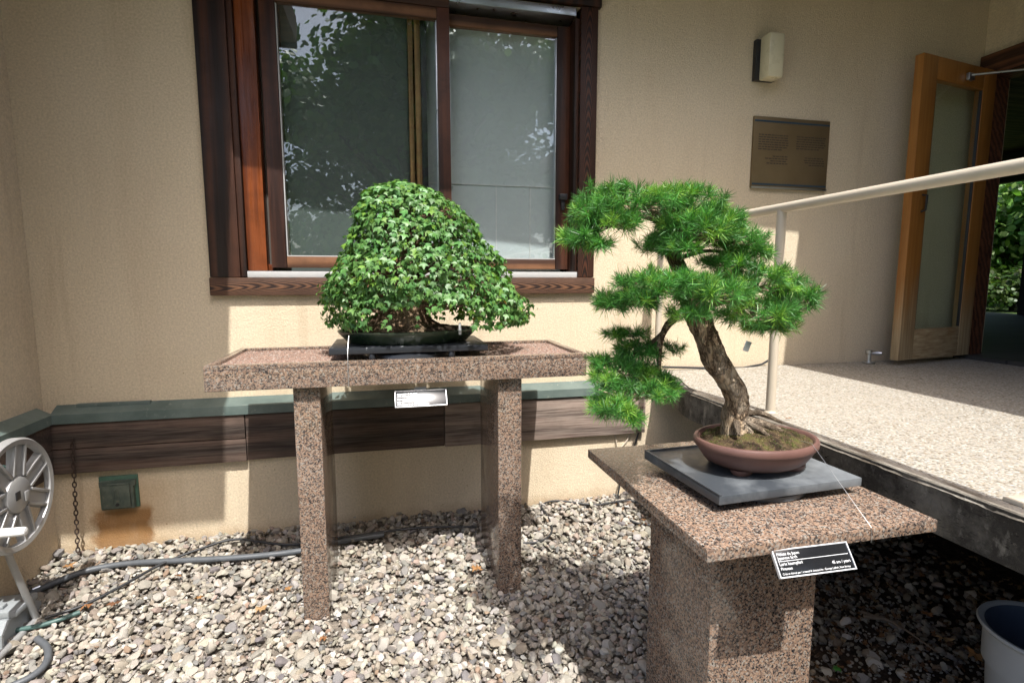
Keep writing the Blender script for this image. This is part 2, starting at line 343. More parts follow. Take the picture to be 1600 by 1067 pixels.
m = NT('mossy_soil', .95, .2); c = m.ramp(m.noise(26, 5, .65), [(.38, (.025, .016, .010)), (.50, (.085, .058, .032)), (.60, (.10, .085, .03)), (.70, (.06, .09, .016))]); c = m.mix(m.ramp(m.vor(120, out='Distance'), [(.1, .7), (.22, 0)]), c, (.22, .16, .09)); m.color(c); m.bump(m.noise(95, 5, .7), 1, .01); M['moss'] = m.m
def bark(name, a, b, c_, scale):
    m = NT(name, .9, .2); v = m.map((1, 1, .38)); d = m.vor(scale, m.mix(.04, v, m.n('TexNoise', Scale=20.0).outputs[1]), 'DISTANCE_TO_EDGE', 'Distance')
    c = m.mix(m.ramp(d, [(.02, 0), (.22, 1)]), a, b); c = m.mix(m.ramp(m.noise(16, 5, .65), [(.45, 0), (.72, .8)]), c, c_); m.color(c)
    m.bump(m.ramp(d, [(0, 0), (.3, 1)]), .9, .008); m.bump(m.noise(110, 5, .7), .6, .004); return m.m
M['bark_l'] = bark('flaky_larch_bark', (.06, .038, .024), (.33, .24, .155), (.50, .43, .33), 40)
M['bark_m'] = bark('brown_maple_bark', (.07, .042, .025), (.20, .13, .08), (.26, .20, .13), 30)
M['bark_t'] = bark('grey_tree_bark', (.03, .024, .018), (.11, .09, .07), (.15, .13, .1), 9)
M['root'] = bark('pale_root', (.13, .09, .06), (.36, .28, .20), (.42, .35, .27), 60)
M['leaf'] = tint_mat('maple_leaf', .44, .42, .2); M['needle'] = tint_mat('larch_needle', .42, .4, .2); M['treeleaf'] = tint_mat('tree_leaf', .45, .4, .3)
M['stone'] = tint_mat('gravel_stone', .85, .3, 0, (90, .5, .003), .28); M['grit'] = tint_mat('red_grit', .85, .3, 0, None, .2)
M['dryleaf'] = tint_mat('dry_leaf', .7, .3, .15, None, .35)
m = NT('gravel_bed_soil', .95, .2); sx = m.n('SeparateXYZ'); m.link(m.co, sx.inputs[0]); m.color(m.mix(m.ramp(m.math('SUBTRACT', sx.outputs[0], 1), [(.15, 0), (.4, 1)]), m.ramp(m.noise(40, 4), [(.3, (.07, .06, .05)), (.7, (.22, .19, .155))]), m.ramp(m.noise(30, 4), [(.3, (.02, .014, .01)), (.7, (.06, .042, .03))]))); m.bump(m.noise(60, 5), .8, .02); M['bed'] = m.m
m = NT('lawn', .9, .2); m.color(m.ramp(m.noise(6, 8, .7), [(.3, (.035, .07, .015)), (.7, (.075, .12, .03))])); m.bump(m.noise(50, 4), .5, .03); M['lawn'] = m.m
M['stick'] = plain('dead_twig', (.16, .12, .085), .9, var=.35, scale=90)
M['sign_black'] = NT('glossy_black_sign', .2, .6).color((.010, .011, .013)).m
M['sign_white'] = plain('sign_white_lettering', (.80, .80, .80), .4, var=.02); M['sign_rim'] = plain('bright_sign_edge', (.60, .61, .62), .3, .25, var=.05)
m = NT('dark_tile_floor', .28, .5); br = m.n('TexBrick', Vector=m.co, Scale=3.0); br.inputs['Color1'].default_value = (.05, .048, .045, 1); br.inputs['Color2'].default_value = (.065, .06, .056, 1); br.inputs['Mortar'].default_value = (.025, .024, .023, 1); br.offset = 0; br.inputs['Brick Width'].default_value = .9; br.inputs['Row Height'].default_value = .9; m.color(br.outputs[0]); m.b.inputs['Roughness'].default_value = .6; m.b.inputs['Specular IOR Level'].default_value = .25; M['floor'] = m.m

# ------------------------------------------------------------------ ground
def gz(x, y):                              # gravel surface height
    b = -.085*min(1, max(0, (2.55-y)/.75))
    return b+.012*noise.noise((x*2.1, y*2.1, 0))+(0 if x < 1.3 else -.02)
mb = MB(); mb.box((-400, -400, -.5), (400, 400, -.14), 0)
single('lawn', mb, M['lawn'], (0, 0, 0), kind='structure')
mb = MB(); nx, ny = 76, 56; X = np.linspace(-1.5, 3.6, nx); Y = np.linspace(-1.6, 2.72, ny)
mb.add([(x, y, gz(x, y)-.012) for y in Y for x in X], [(j*nx+i, j*nx+i+1, (j+1)*nx+i+1, (j+1)*nx+i) for j in range(ny-1) for i in range(nx-1)])
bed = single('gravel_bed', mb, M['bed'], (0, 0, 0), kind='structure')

m = NT('pale_bounce_concrete', .9, .25); m.color(m.mix(m.noise(8, 6, .65), (.42, .385, .32), (.56, .52, .45))); m.bump(m.noise(70, 5), .4, .004)
mb = MB().box((-6, -5, -.3), (1.25, .26, -.062), .01); single('bounce_slab', mb, m.m, (0, -2, -.06), kind='structure')  # unseen pale slab added behind the camera to bounce sunlight onto the shaded wall
def stone_templates(n, sub, seed):
    out = []; rr = np.random.default_rng(seed); bm = bmesh.new(); bmesh.ops.create_icosphere(bm, subdivisions=sub, radius=1)
    base = np.array([v.co[:] for v in bm.verts]); bm.verts.index_update(); F = np.array([[v.index for v in f.verts] for f in bm.faces]); bm.free()
    for _ in range(n):
        v = base.copy()
        for _ in range(rr.integers(7, 12)):
            d = rr.normal(size=3); d /= np.linalg.norm(d); h = rr.uniform(.38, .74); e = np.maximum(v@d-h, 0); v -= e[:, None]*d*.97
        v *= 1+.035*rr.normal(size=(len(v), 1)); v *= np.array([1, rr.uniform(.68, .95), rr.uniform(.45, .75)])
        out.append(v)
    return out, [F]*n
def stone_tint(n):
    pal = np.array([(.46, .43, .38), (.55, .52, .47), (.36, .34, .315), (.46, .42, .36), (.38, .33, .275), (.62, .60, .57), (.30, .295, .29), (.42, .345, .30), (.51, .48, .42), (.25, .24, .25), (.40, .37, .31), (.34, .25, .19)])
    pr = np.array([.16, .14, .13, .11, .07, .09, .08, .05, .08, .03, .04, .02]); t = pal[rng.choice(len(pal), n, p=pr/pr.sum())]
    return (t*rng.uniform(.92, 1.3, (n, 1))*rng.uniform(.97, 1.03, (n, 3))*np.array([.565, .548, .515])).clip(0, .42)
def rand_rot(n, tilt):
    nr = rng.normal(size=(n, 3))*tilt; nr[:, 2] = 1; return frames(nr, rng.uniform(0, 6.283, n), np.tile(np.array([1., 0, 0]), (n, 1)))
big_t, big_f = stone_templates(24, 2, 3); sm_t, sm_f = stone_templates(24, 2, 5); fine_t, fine_f = stone_templates(12, 1, 6)
def scatter_pts(n, x0, x1, y0, y1):
    return np.stack([rng.uniform(x0, x1, n), rng.uniform(y0, y1, n)], 1)
P = np.concatenate([scatter_pts(10000, -1.5, 2.5, .75, 2.66), scatter_pts(9000, -1.5, 1.3, .95, 2.66), scatter_pts(1600, -1.5, 1.3, .28, .75)])
def inside_solid(p):
    x, y = p; return (-.33 < x < -.24 or .41 < x < .5) and 1.97 < y < 2.34 or (.75 < x < 1.02 and 1.06 < y < 1.33)
P = np.array([p for p in P if not inside_solid(p) and not (p[0] > 1.28 and random.random() < .2)])
sz = np.exp(rng.normal(math.log(.0148), .30, len(P))).clip(.007, .030); 
lift = rng.uniform(-.3, .75, len(P))*sz
Z = np.array([gz(*p) for p in P]); L3 = np.column_stack([P, Z+lift])
mats = rand_rot(len(P), .45)*sz[:, None, None]; tint = stone_tint(len(P))
under_shade = np.array([(1 if p[0] > 1.22+.12*noise.noise((p[1]*5, p[0]*5, 6)) else 0)*rng.uniform(.4, 1) for p in P])[:, None]; tint = tint*(1-under_shade)+tint*np.array([.52, .47, .42])*under_shade   # shade under the terrace put into the stone colour, darker and browner
dpt = (L3-np.array([0, 0, H]))@np.array(FWD); u = (L3-np.array([0, 0, H]))@np.array(RGT)/dpt*829+800; v_ = 533.5-(L3-np.array([0, 0, H]))@np.array(UPV)/dpt*829
vis = (dpt > .2) & (u > 5) & (u < 1595) & (v_ < 1062) & (lift > 0) & ~((u > 990) & (u < 1285)) 
score = np.where(vis, sz/np.maximum(dpt, .1), -1); top = np.argsort(-score)[:300]; rest = np.setdiff1d(np.arange(len(P)), top)
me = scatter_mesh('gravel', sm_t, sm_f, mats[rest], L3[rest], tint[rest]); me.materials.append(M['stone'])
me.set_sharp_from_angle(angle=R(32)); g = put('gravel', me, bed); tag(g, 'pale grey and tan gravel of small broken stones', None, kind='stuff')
n = 16000; fp = scatter_pts(n, -1.45, 2.0, .9, 2.6); fl = np.array([(x, y, gz(x, y)+.001) for x, y in fp]); fz = rng.uniform(.005, .011, n)
me = scatter_mesh('gravel_fines', fine_t, fine_f, rand_rot(n, .5)*fz[:, None, None], fl, stone_tint(n)*.8); me.materials.append(M['stone']); tag(put('gravel_fines', me, bed), 'small grey chips between the gravel stones', None, kind='stuff')
stone_me = []
for k in range(24):
    q = tmesh('stone', big_t[k], big_f[k], stone_tint(1)[0]); q.materials.append(M['stone']); q.set_sharp_from_angle(angle=R(32)); stone_me.append(q)
for i in top:
    o = put('stone', stone_me[random.randrange(24)], bed); o.matrix_local = Matrix.Translation(L3[i]) @ Matrix(mats[i].tolist()).to_4x4()

# ------------------------------------------------------------------ building
W = 2.60                                   # face of the upper wall
bld = thing('building', (0, W, 0), 'beige stucco building with brown wood window and open glazed door', 'building')
def bp(name, lo, hi, mat, bev=.0025, parent=None, label=None): return part(name, MB().box(lo, hi, bev), M[mat] if isinstance(mat, str) else mat, parent or bld, label)
OX0, OX1, OZ0, OZ1 = -.626, .953, 1.191, 2.49
mb = MB(); mb.box((-1.62, W, .60), (OX0, W+.2, 2.95), 0); mb.box((OX1, W, .60), (3.72, W+.2, 2.95), 0)
mb.box((OX0, W, .60), (OX1, W+.2, OZ0), 0); mb.box((OX0, W, OZ1), (OX1, W+.2, 2.95), 0)
mb.smooth = False; wall = part('wall', mb, M['stucco'], bld)
mb = MB().box((-1.62, W-.018, -.3), (3.72, W+.19, .598), 0); mb.smooth = False
b0 = ROOT[bld.name]; me = mb.mesh('wall_foot', (0, 0, 0)); me.materials.append(M['stucco_low']); o = put('wall_foot', me, bld); o.location = -b0
LW = -1.43
mb = MB().box((LW-.2, 1.55, .60), (LW, W-.001, 2.95), 0); mb.smooth = False; part('wall', mb, M['stucco'], bld, 'narrow side wall at the left edge')
mb = MB().box((LW-.2, 1.55, -.3), (LW+.012, W-.02, .598), 0); mb.smooth = False; part('wall_foot', mb, M['stucco'], bld)
# flashing ledge, mitred at the corner
def flash(x0, x1):
    pts = [(W+.02, .656), (W-.002, .652), (W-.052, .624), (W-.056, .622), (W-.058, .582), (W-.050, .582), (W-.048, .60), (W+.02, .60)]
    return MB().prism(pts, 'x', x0, x1)
for a, b in ((LW+.05, .245), (.2465, 1.302)):
    mb = flash(a, b); mb.smooth = False; part('flashing', mb, M['flash'], bld)
mb = MB(); q = [(LW-.02, .656), (LW+.002, .652), (LW+.052, .624), (LW+.056, .622), (LW+.058, .582), (LW+.050, .582), (LW+.048, .60), (LW-.02, .60)]
mb.prism(q, 'y', 1.55, W-.045); mb.smooth = False; part('flashing', mb, M['flash'], bld)
bp('flashing_clip', (-1.30, W-.020, .640), (-1.02, W-.003, .657), 'flash', .001)
# timber planks under the flashing
bp('plank', (LW+.032, W-.050, .472), (-.640, W-.02, .580), 'plank'); bp('plank', (LW+.032, W-.047, .362), (-.640, W-.02, .468), 'plank')
bp('plank', (-.637, W-.046, .366), (.26, W-.02, .575), 'plank'); bp('plank', (.263, W-.049, .362), (1.34, W-.02, .577), 'plank_grey')
bp('plank', (LW+.014, 1.55, .472), (LW+.046, W-.053, .580), 'plank'); bp('plank', (LW+.014, 1.55, .362), (LW+.044, W-.053, .468), 'plank')

# window: casing boards are the part, everything in the opening a sub-part
F0 = W-.022
win = bp('window', (-.749, F0, 1.1935), (-.626, W+.05, 2.489), 'casing_v', .003); win['label'] = 'wide brown timber sliding window with weathered casing'
def wp(name, lo, hi, mat, bev=.0025): return bp(name, lo, hi, mat, bev, win)
wp('casing_board', (.953, F0, 1.1935), (1.040, W+.05, 2.489), 'casing_r', .003)
wp('casing_board', (-.752, F0-.006, 1.113), (1.043, W+.05, 1.1915), 'casing_h', .003)
wp('casing_board', (-.765, F0-.008, 2.4915), (1.055, W+.05, 2.60), 'casing_v', .003)
wp('casing_edge', (-.6255, F0+.012, 1.195), (-.602, W+.12, 2.488), 'casing_v', .002)
wp('casing_edge', (.930, F0+.02, 1.222), (.9525, W+.12, 2.44), 'casing_v', .002)
wp('track', (-.600, F0+.010, 1.1922), (.9525, W+.14, 1.2205), 'white', .002)
wp('track', (.318, F0+.004, 2.443), (.928, W+.1, 2.482), 'alu', .002)
wp('jamb', (-.5995, W+.008, 1.222), (-.520, W+.10, 2.488), 'orange', .002)
wp('jamb', (-.5195, W+.030, 1.222), (-.500, W+.06, 1.252), 'orange', .002)
wp('insect_screen', (-.5195, W+.07, 1.222), (-.43, W+.075, 2.47), 'screen', 0)
# left sash (front), right sash (behind)
def sash(x0, x1, sw0, sw1, y0, bz, tz, m1='sash', m2='sash_h'):
    wp('stile', (x0, y0, bz-.05), (x0+sw0, y0+.04, tz+.05), m1); wp('stile', (x1-sw1, y0, bz-.05), (x1, y0+.04, tz+.05), m1)
    wp('rail', (x0+sw0+.0006, y0+.003, bz-.05), (x1-sw1-.0006, y0+.038, bz), m2); wp('rail', (x0+sw0+.0006, y0+.003, tz), (x1-sw1-.0006, y0+.038, tz+.05), m2)
    wp('glass_pane', (x0+sw0+.001, y0+.018, bz+.0005), (x1-sw1-.001, y0+.022, tz-.0005), 'glass', 0)
    for xx in (x0+sw0+.0015, x1-sw1-.0065): wp('glazing_bead', (xx, y0+.006, bz+.006), (xx+.005, y0+.0175, tz-.006), 'white' if xx < 0 else 'alu', .0005)
    wp('glazing_bead', (x0+sw0+.0015, y0+.006, bz+.0008), (x1-sw1-.0015, y0+.0175, bz+.0055), 'white', .0005)
sash(-.500, .317, .064, .057, W+.006, 1.287, 2.373)
sash(.262, .927, .056, .068, W+.058, 1.285, 2.376)
wp('head_rail', (-.5995, W+.0065, 2.425), (.317, W+.05, 2.4885), 'sash_h'); wp('head_rail', (.318, W+.104, 2.4275), (.9525, W+.13, 2.4885), 'sash_h')
wp('inner_stile', (.128, W+.058, 1.23), (.150, W+.082, 2.46), 'ochre'); wp('inner_stile', (.158, W+.054, 1.23), (.184, W+.082, 2.46), 'ochre')
wp('inner_stile', (.186, W+.050, 1.23), (.212, W+.086, 2.46), 'black')
wp('blind', (-.43, W+.088, 1.225), (.126, W+.094, 2.47), 'blind', 0); wp('blind', (.215, W+.120, 1.225), (.905, W+.126, 2.46), 'blind_w', 0)
for xx in (.556, .735): wp('blind_cord', (xx, W+.115, 1.23), (xx+.004, W+.1195, 1.66), 'handle_white', 0)
wp('blind_cord', (.22, W+.115, 1.655), (.90, W+.1195, 1.660), 'handle_white', 0)
wp('latch', (.872, W+.030, 1.585), (.912, W+.0575, 1.615), 'black', .004); wp('latch', (.884, W+.045, 1.535), (.904, W+.0575, 1.584), 'black', .004)
# right wing wall with the doorway, header and room behind
RX = 3.50; FZ = .712
mb = MB(); mb.box((RX, -2.6, FZ+.001), (RX+.2, 1.38, 2.95), 0); mb.box((RX, 1.38, 2.49), (RX+.2, W-.001, 2.95), 0); mb.smooth = False
part('wall', mb, M['stucco'], bld, 'right wing wall above the doorway')
bp('door_header', (RX-.03, 1.36, 2.365), (RX+.16, W-.002, 2.488), 'header', .004)
bp('door_jamb', (RX-.012, W-.055, FZ), (RX+.14, W-.002, 2.364), 'header'); bp('door_jamb', (RX-.012, 1.38, FZ), (RX+.14, 1.44, 2.364), 'header')
bp('room_floor', (RX-.012, -2.5, FZ-.2), (8.2, 8.3, FZ+.004), 'floor', 0)
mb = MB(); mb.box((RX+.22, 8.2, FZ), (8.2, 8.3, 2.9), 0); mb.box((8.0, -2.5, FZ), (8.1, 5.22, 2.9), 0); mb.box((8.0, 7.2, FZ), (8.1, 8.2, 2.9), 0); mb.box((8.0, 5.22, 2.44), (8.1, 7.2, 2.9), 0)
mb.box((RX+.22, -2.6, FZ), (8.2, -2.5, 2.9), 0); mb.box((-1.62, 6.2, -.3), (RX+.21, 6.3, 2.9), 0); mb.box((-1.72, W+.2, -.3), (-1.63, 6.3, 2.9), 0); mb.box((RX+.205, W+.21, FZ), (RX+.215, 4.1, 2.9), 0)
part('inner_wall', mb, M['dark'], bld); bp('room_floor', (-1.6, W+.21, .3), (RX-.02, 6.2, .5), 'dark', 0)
# roof slabs over the window wall, the left wing and the right wing; edges set the shade
ZE = 2.78
mb = MB()
mb.prism([(-.557, 2.022), (2.42, 1.88), (2.42, -2.9), (9, -2.9), (9, 8.6), (-4, 8.6), (-4, 1.10), (-.557, 1.10)], 'z', ZE+.03, ZE+.2); mb.smooth = False
roof = part('roof', mb, M['soffit'], bld)
part('fascia', MB().box((-4, 1.075, ZE), (-.560, 1.098, ZE+.22), .002), M['casing_h'], roof)
ea = math.atan2(1.88-2.022, 2.42+.588); part('fascia', MB().box((.034, -.025, ZE), (2.98, -.002, ZE+.22), .002, Matrix.Translation((-.588, 2.022, 0)) @ Matrix.Rotation(ea, 4, 'Z')), M['casing_h'], roof)
part('fascia', MB().box((2.395, -2.9, ZE), (2.418, 1.84, ZE+.22), .002), M['casing_h'], roof)
for k in range(16):
    x = -1.35+k*.30
    if x < 1.6: part('rafter', MB().box((x, 2.03 if x > -.6 else 1.12, ZE-.02), (x+.05, W-.002, ZE+.029), .002), M['casing_h'], roof)
# open glazed door swung back against the wall
A, B = Vector((2.815, 2.395, 0)), Vector((3.475, 2.50, 0)); dl = (B-A).length; ang = math.atan2(B.y-A.y, B.x-A.x)
DM = Matrix.Translation(A) @ Matrix.Rotation(ang, 4, 'Z')
def dp(name, lo, hi, mat, parent, bev=.002): return part(name, MB().box(lo, hi, bev, DM), M[mat], parent)
door = dp('door', (0, 0, FZ+.012), (.125, .045, 2.378), 'door', bld); door['label'] = 'open golden wood door with tall glass pane'
dp('stile', (dl-.115, 0, FZ+.012), (dl, .045, 2.378), 'door', door)
dp('rail', (.1256, .002, FZ+.012), (dl-.1156, .043, FZ+.185), 'door_low', door); dp('rail', (.1256, .002, 2.262), (dl-.1156, .043, 2.378), 'door', door)
dp('glass_pane', (.126, .018, FZ+.186), (dl-.116, .024, 2.2615), 'door_glass', door, 0)
for x0 in (.126, dl-.124): dp('glazing_bead', (x0, .004, FZ+.19), (x0+.008, .0175, 2.258), 'black', door, .001)
part('handle', MB().tube([DM @ Vector((.085, -.002, 1.555)), DM @ Vector((.085, -.024, 1.562)), DM @ Vector((.085, -.026, 1.60)), DM @ Vector((.085, -.026, 1.64)), DM @ Vector((.085, -.002, 1.646))], .006, 8), M['black'], door)
dp('lock_plate', (-.0025, .012, 1.66), (-.0002, .033, 1.72), 'black', door, .0005)
mb = MB().box((dl*.56, -.02, 2.285), (dl*.56+.05, -.0005, 2.325), .004, DM); mb.tube([DM @ Vector((dl*.56+.02, -.018, 2.312)), Vector((3.47, 2.26, 2.31)), Vector((3.505, 1.92, 2.33))], .007, 8)
part('closer_arm', mb, M['alu'], door)
# door stop on the terrace
ds = thing('door_stop', (2.75, 2.52, .70), 'small metal door stop on the terrace beside the open door', 'door stop')
mb = MB().lathe([(0, .0), (.03, 0), (.03, .006), (.012, .01), (.010, .05), (.018, .055), (.018, .075), (0, .08)], (2.75, 2.52, .696), 16); part('post', mb, M['alu'], ds)
part('arm', MB().tube([(2.755, 2.51, .752), (2.775, 2.485, .755), (2.785, 2.47, .756)], [.008, .012, .009], 8), M['alu'], ds)

# ------------------------------------------------------------------ terrace
TX, TZ = 1.30, .693
terr = put('terrace', None); terr['kind'] = 'structure'
edge_pts = [(TX, -2.6), (TX, 2.06), (TX+.012, 2.14), (TX+.045, 2.24), (TX+.085, 2.34), (TX+.10, 2.45), (TX+.10, W-.02)]
poly = edge_pts+[(RX-.013, W-.02), (RX-.013, -2.6)]
mb = MB().prism(poly, 'z', TZ-.128, TZ-.006); mb.smooth = False; part('slab', mb, M['concrete'], terr)
mb = MB(); inner = [(x+.028, y) for x, y in edge_pts]
mb.prism(inner+[(RX-.013, W-.021), (RX-.013, -2.6)], 'z', TZ-.0055, TZ); mb.smooth = False; part('paving', mb, M['aggregate'], terr)
V = []; Fc = []; n = 420; rr = random.Random(4)
for i in range(n+1):                       # chipped pale arris along the edge
    y = -2.6+(2.06+2.6)*i/n; d = .004*noise.noise((0, y*9, 1))+.003*noise.noise((3, y*31, 1))
    V += [(TX-.003+abs(d), y, TZ-.016+d), (TX+.006+d, y, TZ-.002+d*.3), (TX+.0285, y, TZ+.0006), (TX+.0285, y, TZ-.02)]
    if i: Fc += [((i-1)*4+k, i*4+k, i*4+(k+1) % 4, (i-1)*4+(k+1) % 4) for k in range(4)]
part('edge_strip', MB().add(V, Fc), M['slab_edge'], terr)
part('terrace_light_block', MB().box((3.0, -2.6, -.3), (3.1, W-.02, TZ-.13), 0), M['dark'], terr)  # wall added at the back to keep the space under the terrace dark
# handrail
hr = thing('handrail', (1.38, 1.66, TZ), 'tan painted steel handrail along the terrace edge', 'handrail')
RZ = 1.437
rail = [(1.38, -2.2, RZ), (1.38, .6, RZ), (1.38, 1.66, RZ), (1.38, 2.40, RZ), (1.38, 2.46, RZ-.006), (1.38, 2.50, RZ-.03), (1.38, 2.515, RZ-.08)]
part('rail', MB().tube(rail, .0172, 18), M['rail'], hr)
for y in (1.66, 2.515, -.2): part('post', MB().tube([(1.38, y, TZ-.002), (1.38, y, RZ-(.004 if y < 2 else .07))], .0165, 18), M['rail'], hr)
for y in (1.66,): part('weld_collar', MB().lathe([(.0166, 0), (.021, .001), (.0185, .006), (.0166, .008)], (1.38, y, TZ), 18), M['rail'], hr)
bpz = thing('base_plate', atz(1588, 784, TZ+.004), 'flat tan metal plate on the terrace edge at the far right', 'plate')
c0 = ROOT[bpz.name]; part('plate', MB().box((c0.x-.012, c0.y-.02, TZ+.0005), (c0.x+.05, c0.y+.02, TZ+.010), .002), M['rail'], bpz)
single('cable', MB().tube([at(1035, 575, W-.03)+Vector((0, 0, .006)), at(1100, 576, W-.045)+Vector((0, 0, .004)), at(1160, 576, W-.04)+Vector((0, 0, .004)), at(1190, 572, W-.03)+Vector((0, 0, .01)), at(1200, 566, W-.02)+Vector((0, 0, .01))], .006, 8), M['cable'], (1.6, W-.03, TZ), 'dark cable lying along the wall at the back of the terrace', 'cable')

# ------------------------------------------------------------------ granite table
gt = thing('granite_table', (.08, 2.15, -.08), 'long red granite table with two slab legs by the window', 'table')
tx0, tx1, ty0, ty1, tz = -.598, .752, 1.92, 2.40, .900
part('table_top', MB().box((tx0, ty0, .812), (tx1, ty1, tz-.016), .003), M['granite'], gt)
r = .026; z0 = tz-.0155
part('rim', MB().box((tx0, ty0, z0), (tx1, ty0+r, tz), .002), M['granite'], gt); part('rim', MB().box((tx0, ty1-r, z0), (tx1, ty1, tz), .002), M['granite'], gt)
part('rim', MB().box((tx0, ty0+r+.0006, z0), (tx0+r, ty1-r-.0006, tz), .002), M['granite'], gt); part('rim', MB().box((tx1-r, ty0+r+.0006, z0), (tx1, ty1-r-.0006, tz), .002), M['granite'], gt)
for a, b in ((-.328, -.238), (.406, .499)): part('leg', MB().box((a, 1.952, -.25), (b, 2.352, .8115), .003), M['granite'], gt)
gr_t, gr_f = stone_templates(8, 1, 9); n = 5200; gp = scatter_pts(n, tx0+r+.003, tx1-r-.003, ty0+r+.003, ty1-r-.003)
gs = rng.uniform(.0022, .0046, n); gl = np.column_stack([gp, z0+.004+.0025*np.array([noise.noise((p[0]*9, p[1]*9, 4)) for p in gp])])
gti = np.array([(.34, .215, .165), (.28, .17, .125), (.38, .29, .235), (.16, .11, .09), (.33, .29, .255)])[rng.integers(0, 5, n)]*rng.uniform(.8, 1.15, (n, 1))
me = scatter_mesh('grit', gr_t, gr_f, rand_rot(n, .5)*gs[:, None, None], gl-np.array(ROOT[gt.name]), gti); me.materials.append(M['grit']); o = put('grit', me, gt); o['kind'] = 'stuff'; o['label'] = 'reddish grit filling the table tray'
nx, ny = 60, 24; X = np.linspace(tx0+r, tx1-r, nx); Y = np.linspace(ty0+r, ty1-r, ny)
me_b = MB().add([(x, y, z0+.0035+.002*noise.noise((x*9, y*9, 4))) for y in Y for x in X], [(j*nx+i, j*nx+i+1, (j+1)*nx+i+1, (j+1)*nx+i) for j in range(ny-1) for i in range(nx-1)])
gm = NT('grit_bed', .95, .2); gm.color(gm.mix(gm.vor(260), (.15, .095, .072), (.33, .235, .185))); gm.bump(gm.vor(260, out='Distance'), .8, .003); part('grit_bed', me_b, gm.m, gt)

# granite pedestal
gpz = thing('granite_pedestal', (.915, 1.235, -.09), 'square red granite pedestal with overhanging slab top in front', 'pedestal')
part('slab_top', MB().box((.622, .904, .612), (1.217, 1.566, .640), .0028), M['granite_top'], gpz)
part('pillar', MB().box((.734, 1.042, -.30), (1.030, 1.345, .6115), .003), M['granite'], gpz)

# turntable boards below the pots
def oriented(cx, cy, rot): return Matrix.Translation((cx, cy, 0)) @ Matrix.Rotation(rot, 4, 'Z')
tb = thing('turntable', (.949, 1.222, .640), 'worn grey black square turntable board under the larch pot', 'turntable')
OM = oriented(.949, 1.222, .05)
part('board', MB().box((-.214, -.168, .662), (.214, .172, .684), .003, OM), M['board'], tb)
for lo, hi in (((-.214, -.168, .6845), (-.206, .172, .6885)), ((-.2055, .165, .6845), (.214, .172, .6885))): part('lip', MB().box(lo, hi, .001, OM), M['board'], tb)
part('disc', MB().lathe([(0, .6405), (.132, .6405), (.135, .644), (.135, .655), (.12, .6615), (0, .6618)], (.945, 1.198, 0), 48), M['board'], tb)
tc = thing('turntable', (.083, 2.14, tz), 'paint flecked black turntable board under the maple pot', 'turntable')
OM2 = oriented(.083, 2.13, 0)
part('board', MB().box((-.288, -.165, .918), (.288, .165, .940), .003, OM2), M['board_b'], tc)
part('disc', MB().lathe([(0, .893), (.17, .893), (.175, .896), (.172, .908), (.15, .9175), (0, .9178)], (.083, 2.13, 0), 48), M['board_b'], tc)
for x in (-.14, .15): part('foot_pad', MB().lathe([(0, .898), (.012, .898), (.013, .91), (.010, .9178), (0, .9179)], (.083+x, 2.13-.150, 0), 14), M['board_b'], tc)

# ------------------------------------------------------------------ maple bonsai
def curve_pts(pts, n):
    pts = [Vector(p) for p in pts]; out = []
    P_ = [pts[0]*2-pts[1]]+pts+[pts[-1]*2-pts[-2]]
    seg = len(pts)-1
    for k in range(n+1):
        t = k/n*seg; i = min(int(t), seg-1); t -= i; a, b, c, d = P_[i:i+4]
        out.append(.5*((2*b)+(c-a)*t+(2*a-5*b+4*c-d)*t*t+(3*b-a-3*c+d)*t**3))
    return out
def rad_interp(rs, n): return list(np.interp(np.linspace(0, len(rs)-1, n+1), range(len(rs)), rs))

MX, MY = .082, 2.14
mp = thing('maple_bonsai', (MX, MY, .940), 'dense dome shaped maple bonsai in shallow green glazed pot', 'bonsai')
prof = [(0, .9405), (.225, .9405), (.232, .944), (.262, .975), (.270, .984), (.270, .990), (.262, .992), (.255, .986), (.245, .975), (0, .974)]
pot = part('pot', MB().lathe(prof, (MX, MY, 0), 64, 1, .62), M['pot_g'], mp)
V = []; Fc = []; nr, na = 14, 56
for i in range(nr+1):
    for k in range(na):
        a = 2*math.pi*k/na; rr_ = .254*i/nr; x, y = rr_*math.cos(a), .62*rr_*math.sin(a)
        V.append((MX+x, MY+y, .984+.028*(1-(i/nr)**2)+.006*noise.noise((x*30, y*30, 2))*(1 if i < nr else 0)))
for i in range(nr):
    for k in range(na): Fc.append((i*na+k, i*na+(k+1) % na, (i+1)*na+(k+1) % na, (i+1)*na+k))
part('soil', MB().add(V, Fc), M['soil'], mp)
# flared trunk
tp = curve_pts([(MX-.02, MY, .985), (MX-.018, MY, 1.03), (MX-.01, MY, 1.08), (MX-.005, MY, 1.16), (MX+.0, MY, 1.28), (MX, MY, 1.45)], 40)
tr = rad_interp([.15, .105, .078, .055, .035, .012], 40)
def mdisp(p, d, i):
    flare = max(0, 1.08-p.z)/.1; a = math.atan2(d.y, d.x)
    return 1+.16*flare*math.sin(a*5+1)+.10*flare*math.sin(a*9)+.10*noise.noise((d.x*2.4, d.y*2.4, p.z*16))
trunk = part('trunk', MB().tube(tp, tr, 36, disp=mdisp), M['bark_m'], mp)
for k in range(11):
    a = k*2*math.pi/11+.3; L_ = random.uniform(.14, .2); e = Vector((math.cos(a)*L_*1.1, math.sin(a)*L_*.62, 0)); b = Vector((MX-.02, MY, 1.03))
    pts = curve_pts([b+e*.3, b+e*.62+Vector((0, 0, -.028)), b+e*.95+Vector((random.uniform(-.02, .02), 0, -.046))], 10)
    part('root', MB().tube(pts, rad_interp([.034, .022, .009], 10), 9, disp=lambda p, d, i: 1+.18*noise.noise((p.x*40+d.x, p.y*40, p.z*40+d.z))), M['bark_m'], trunk)
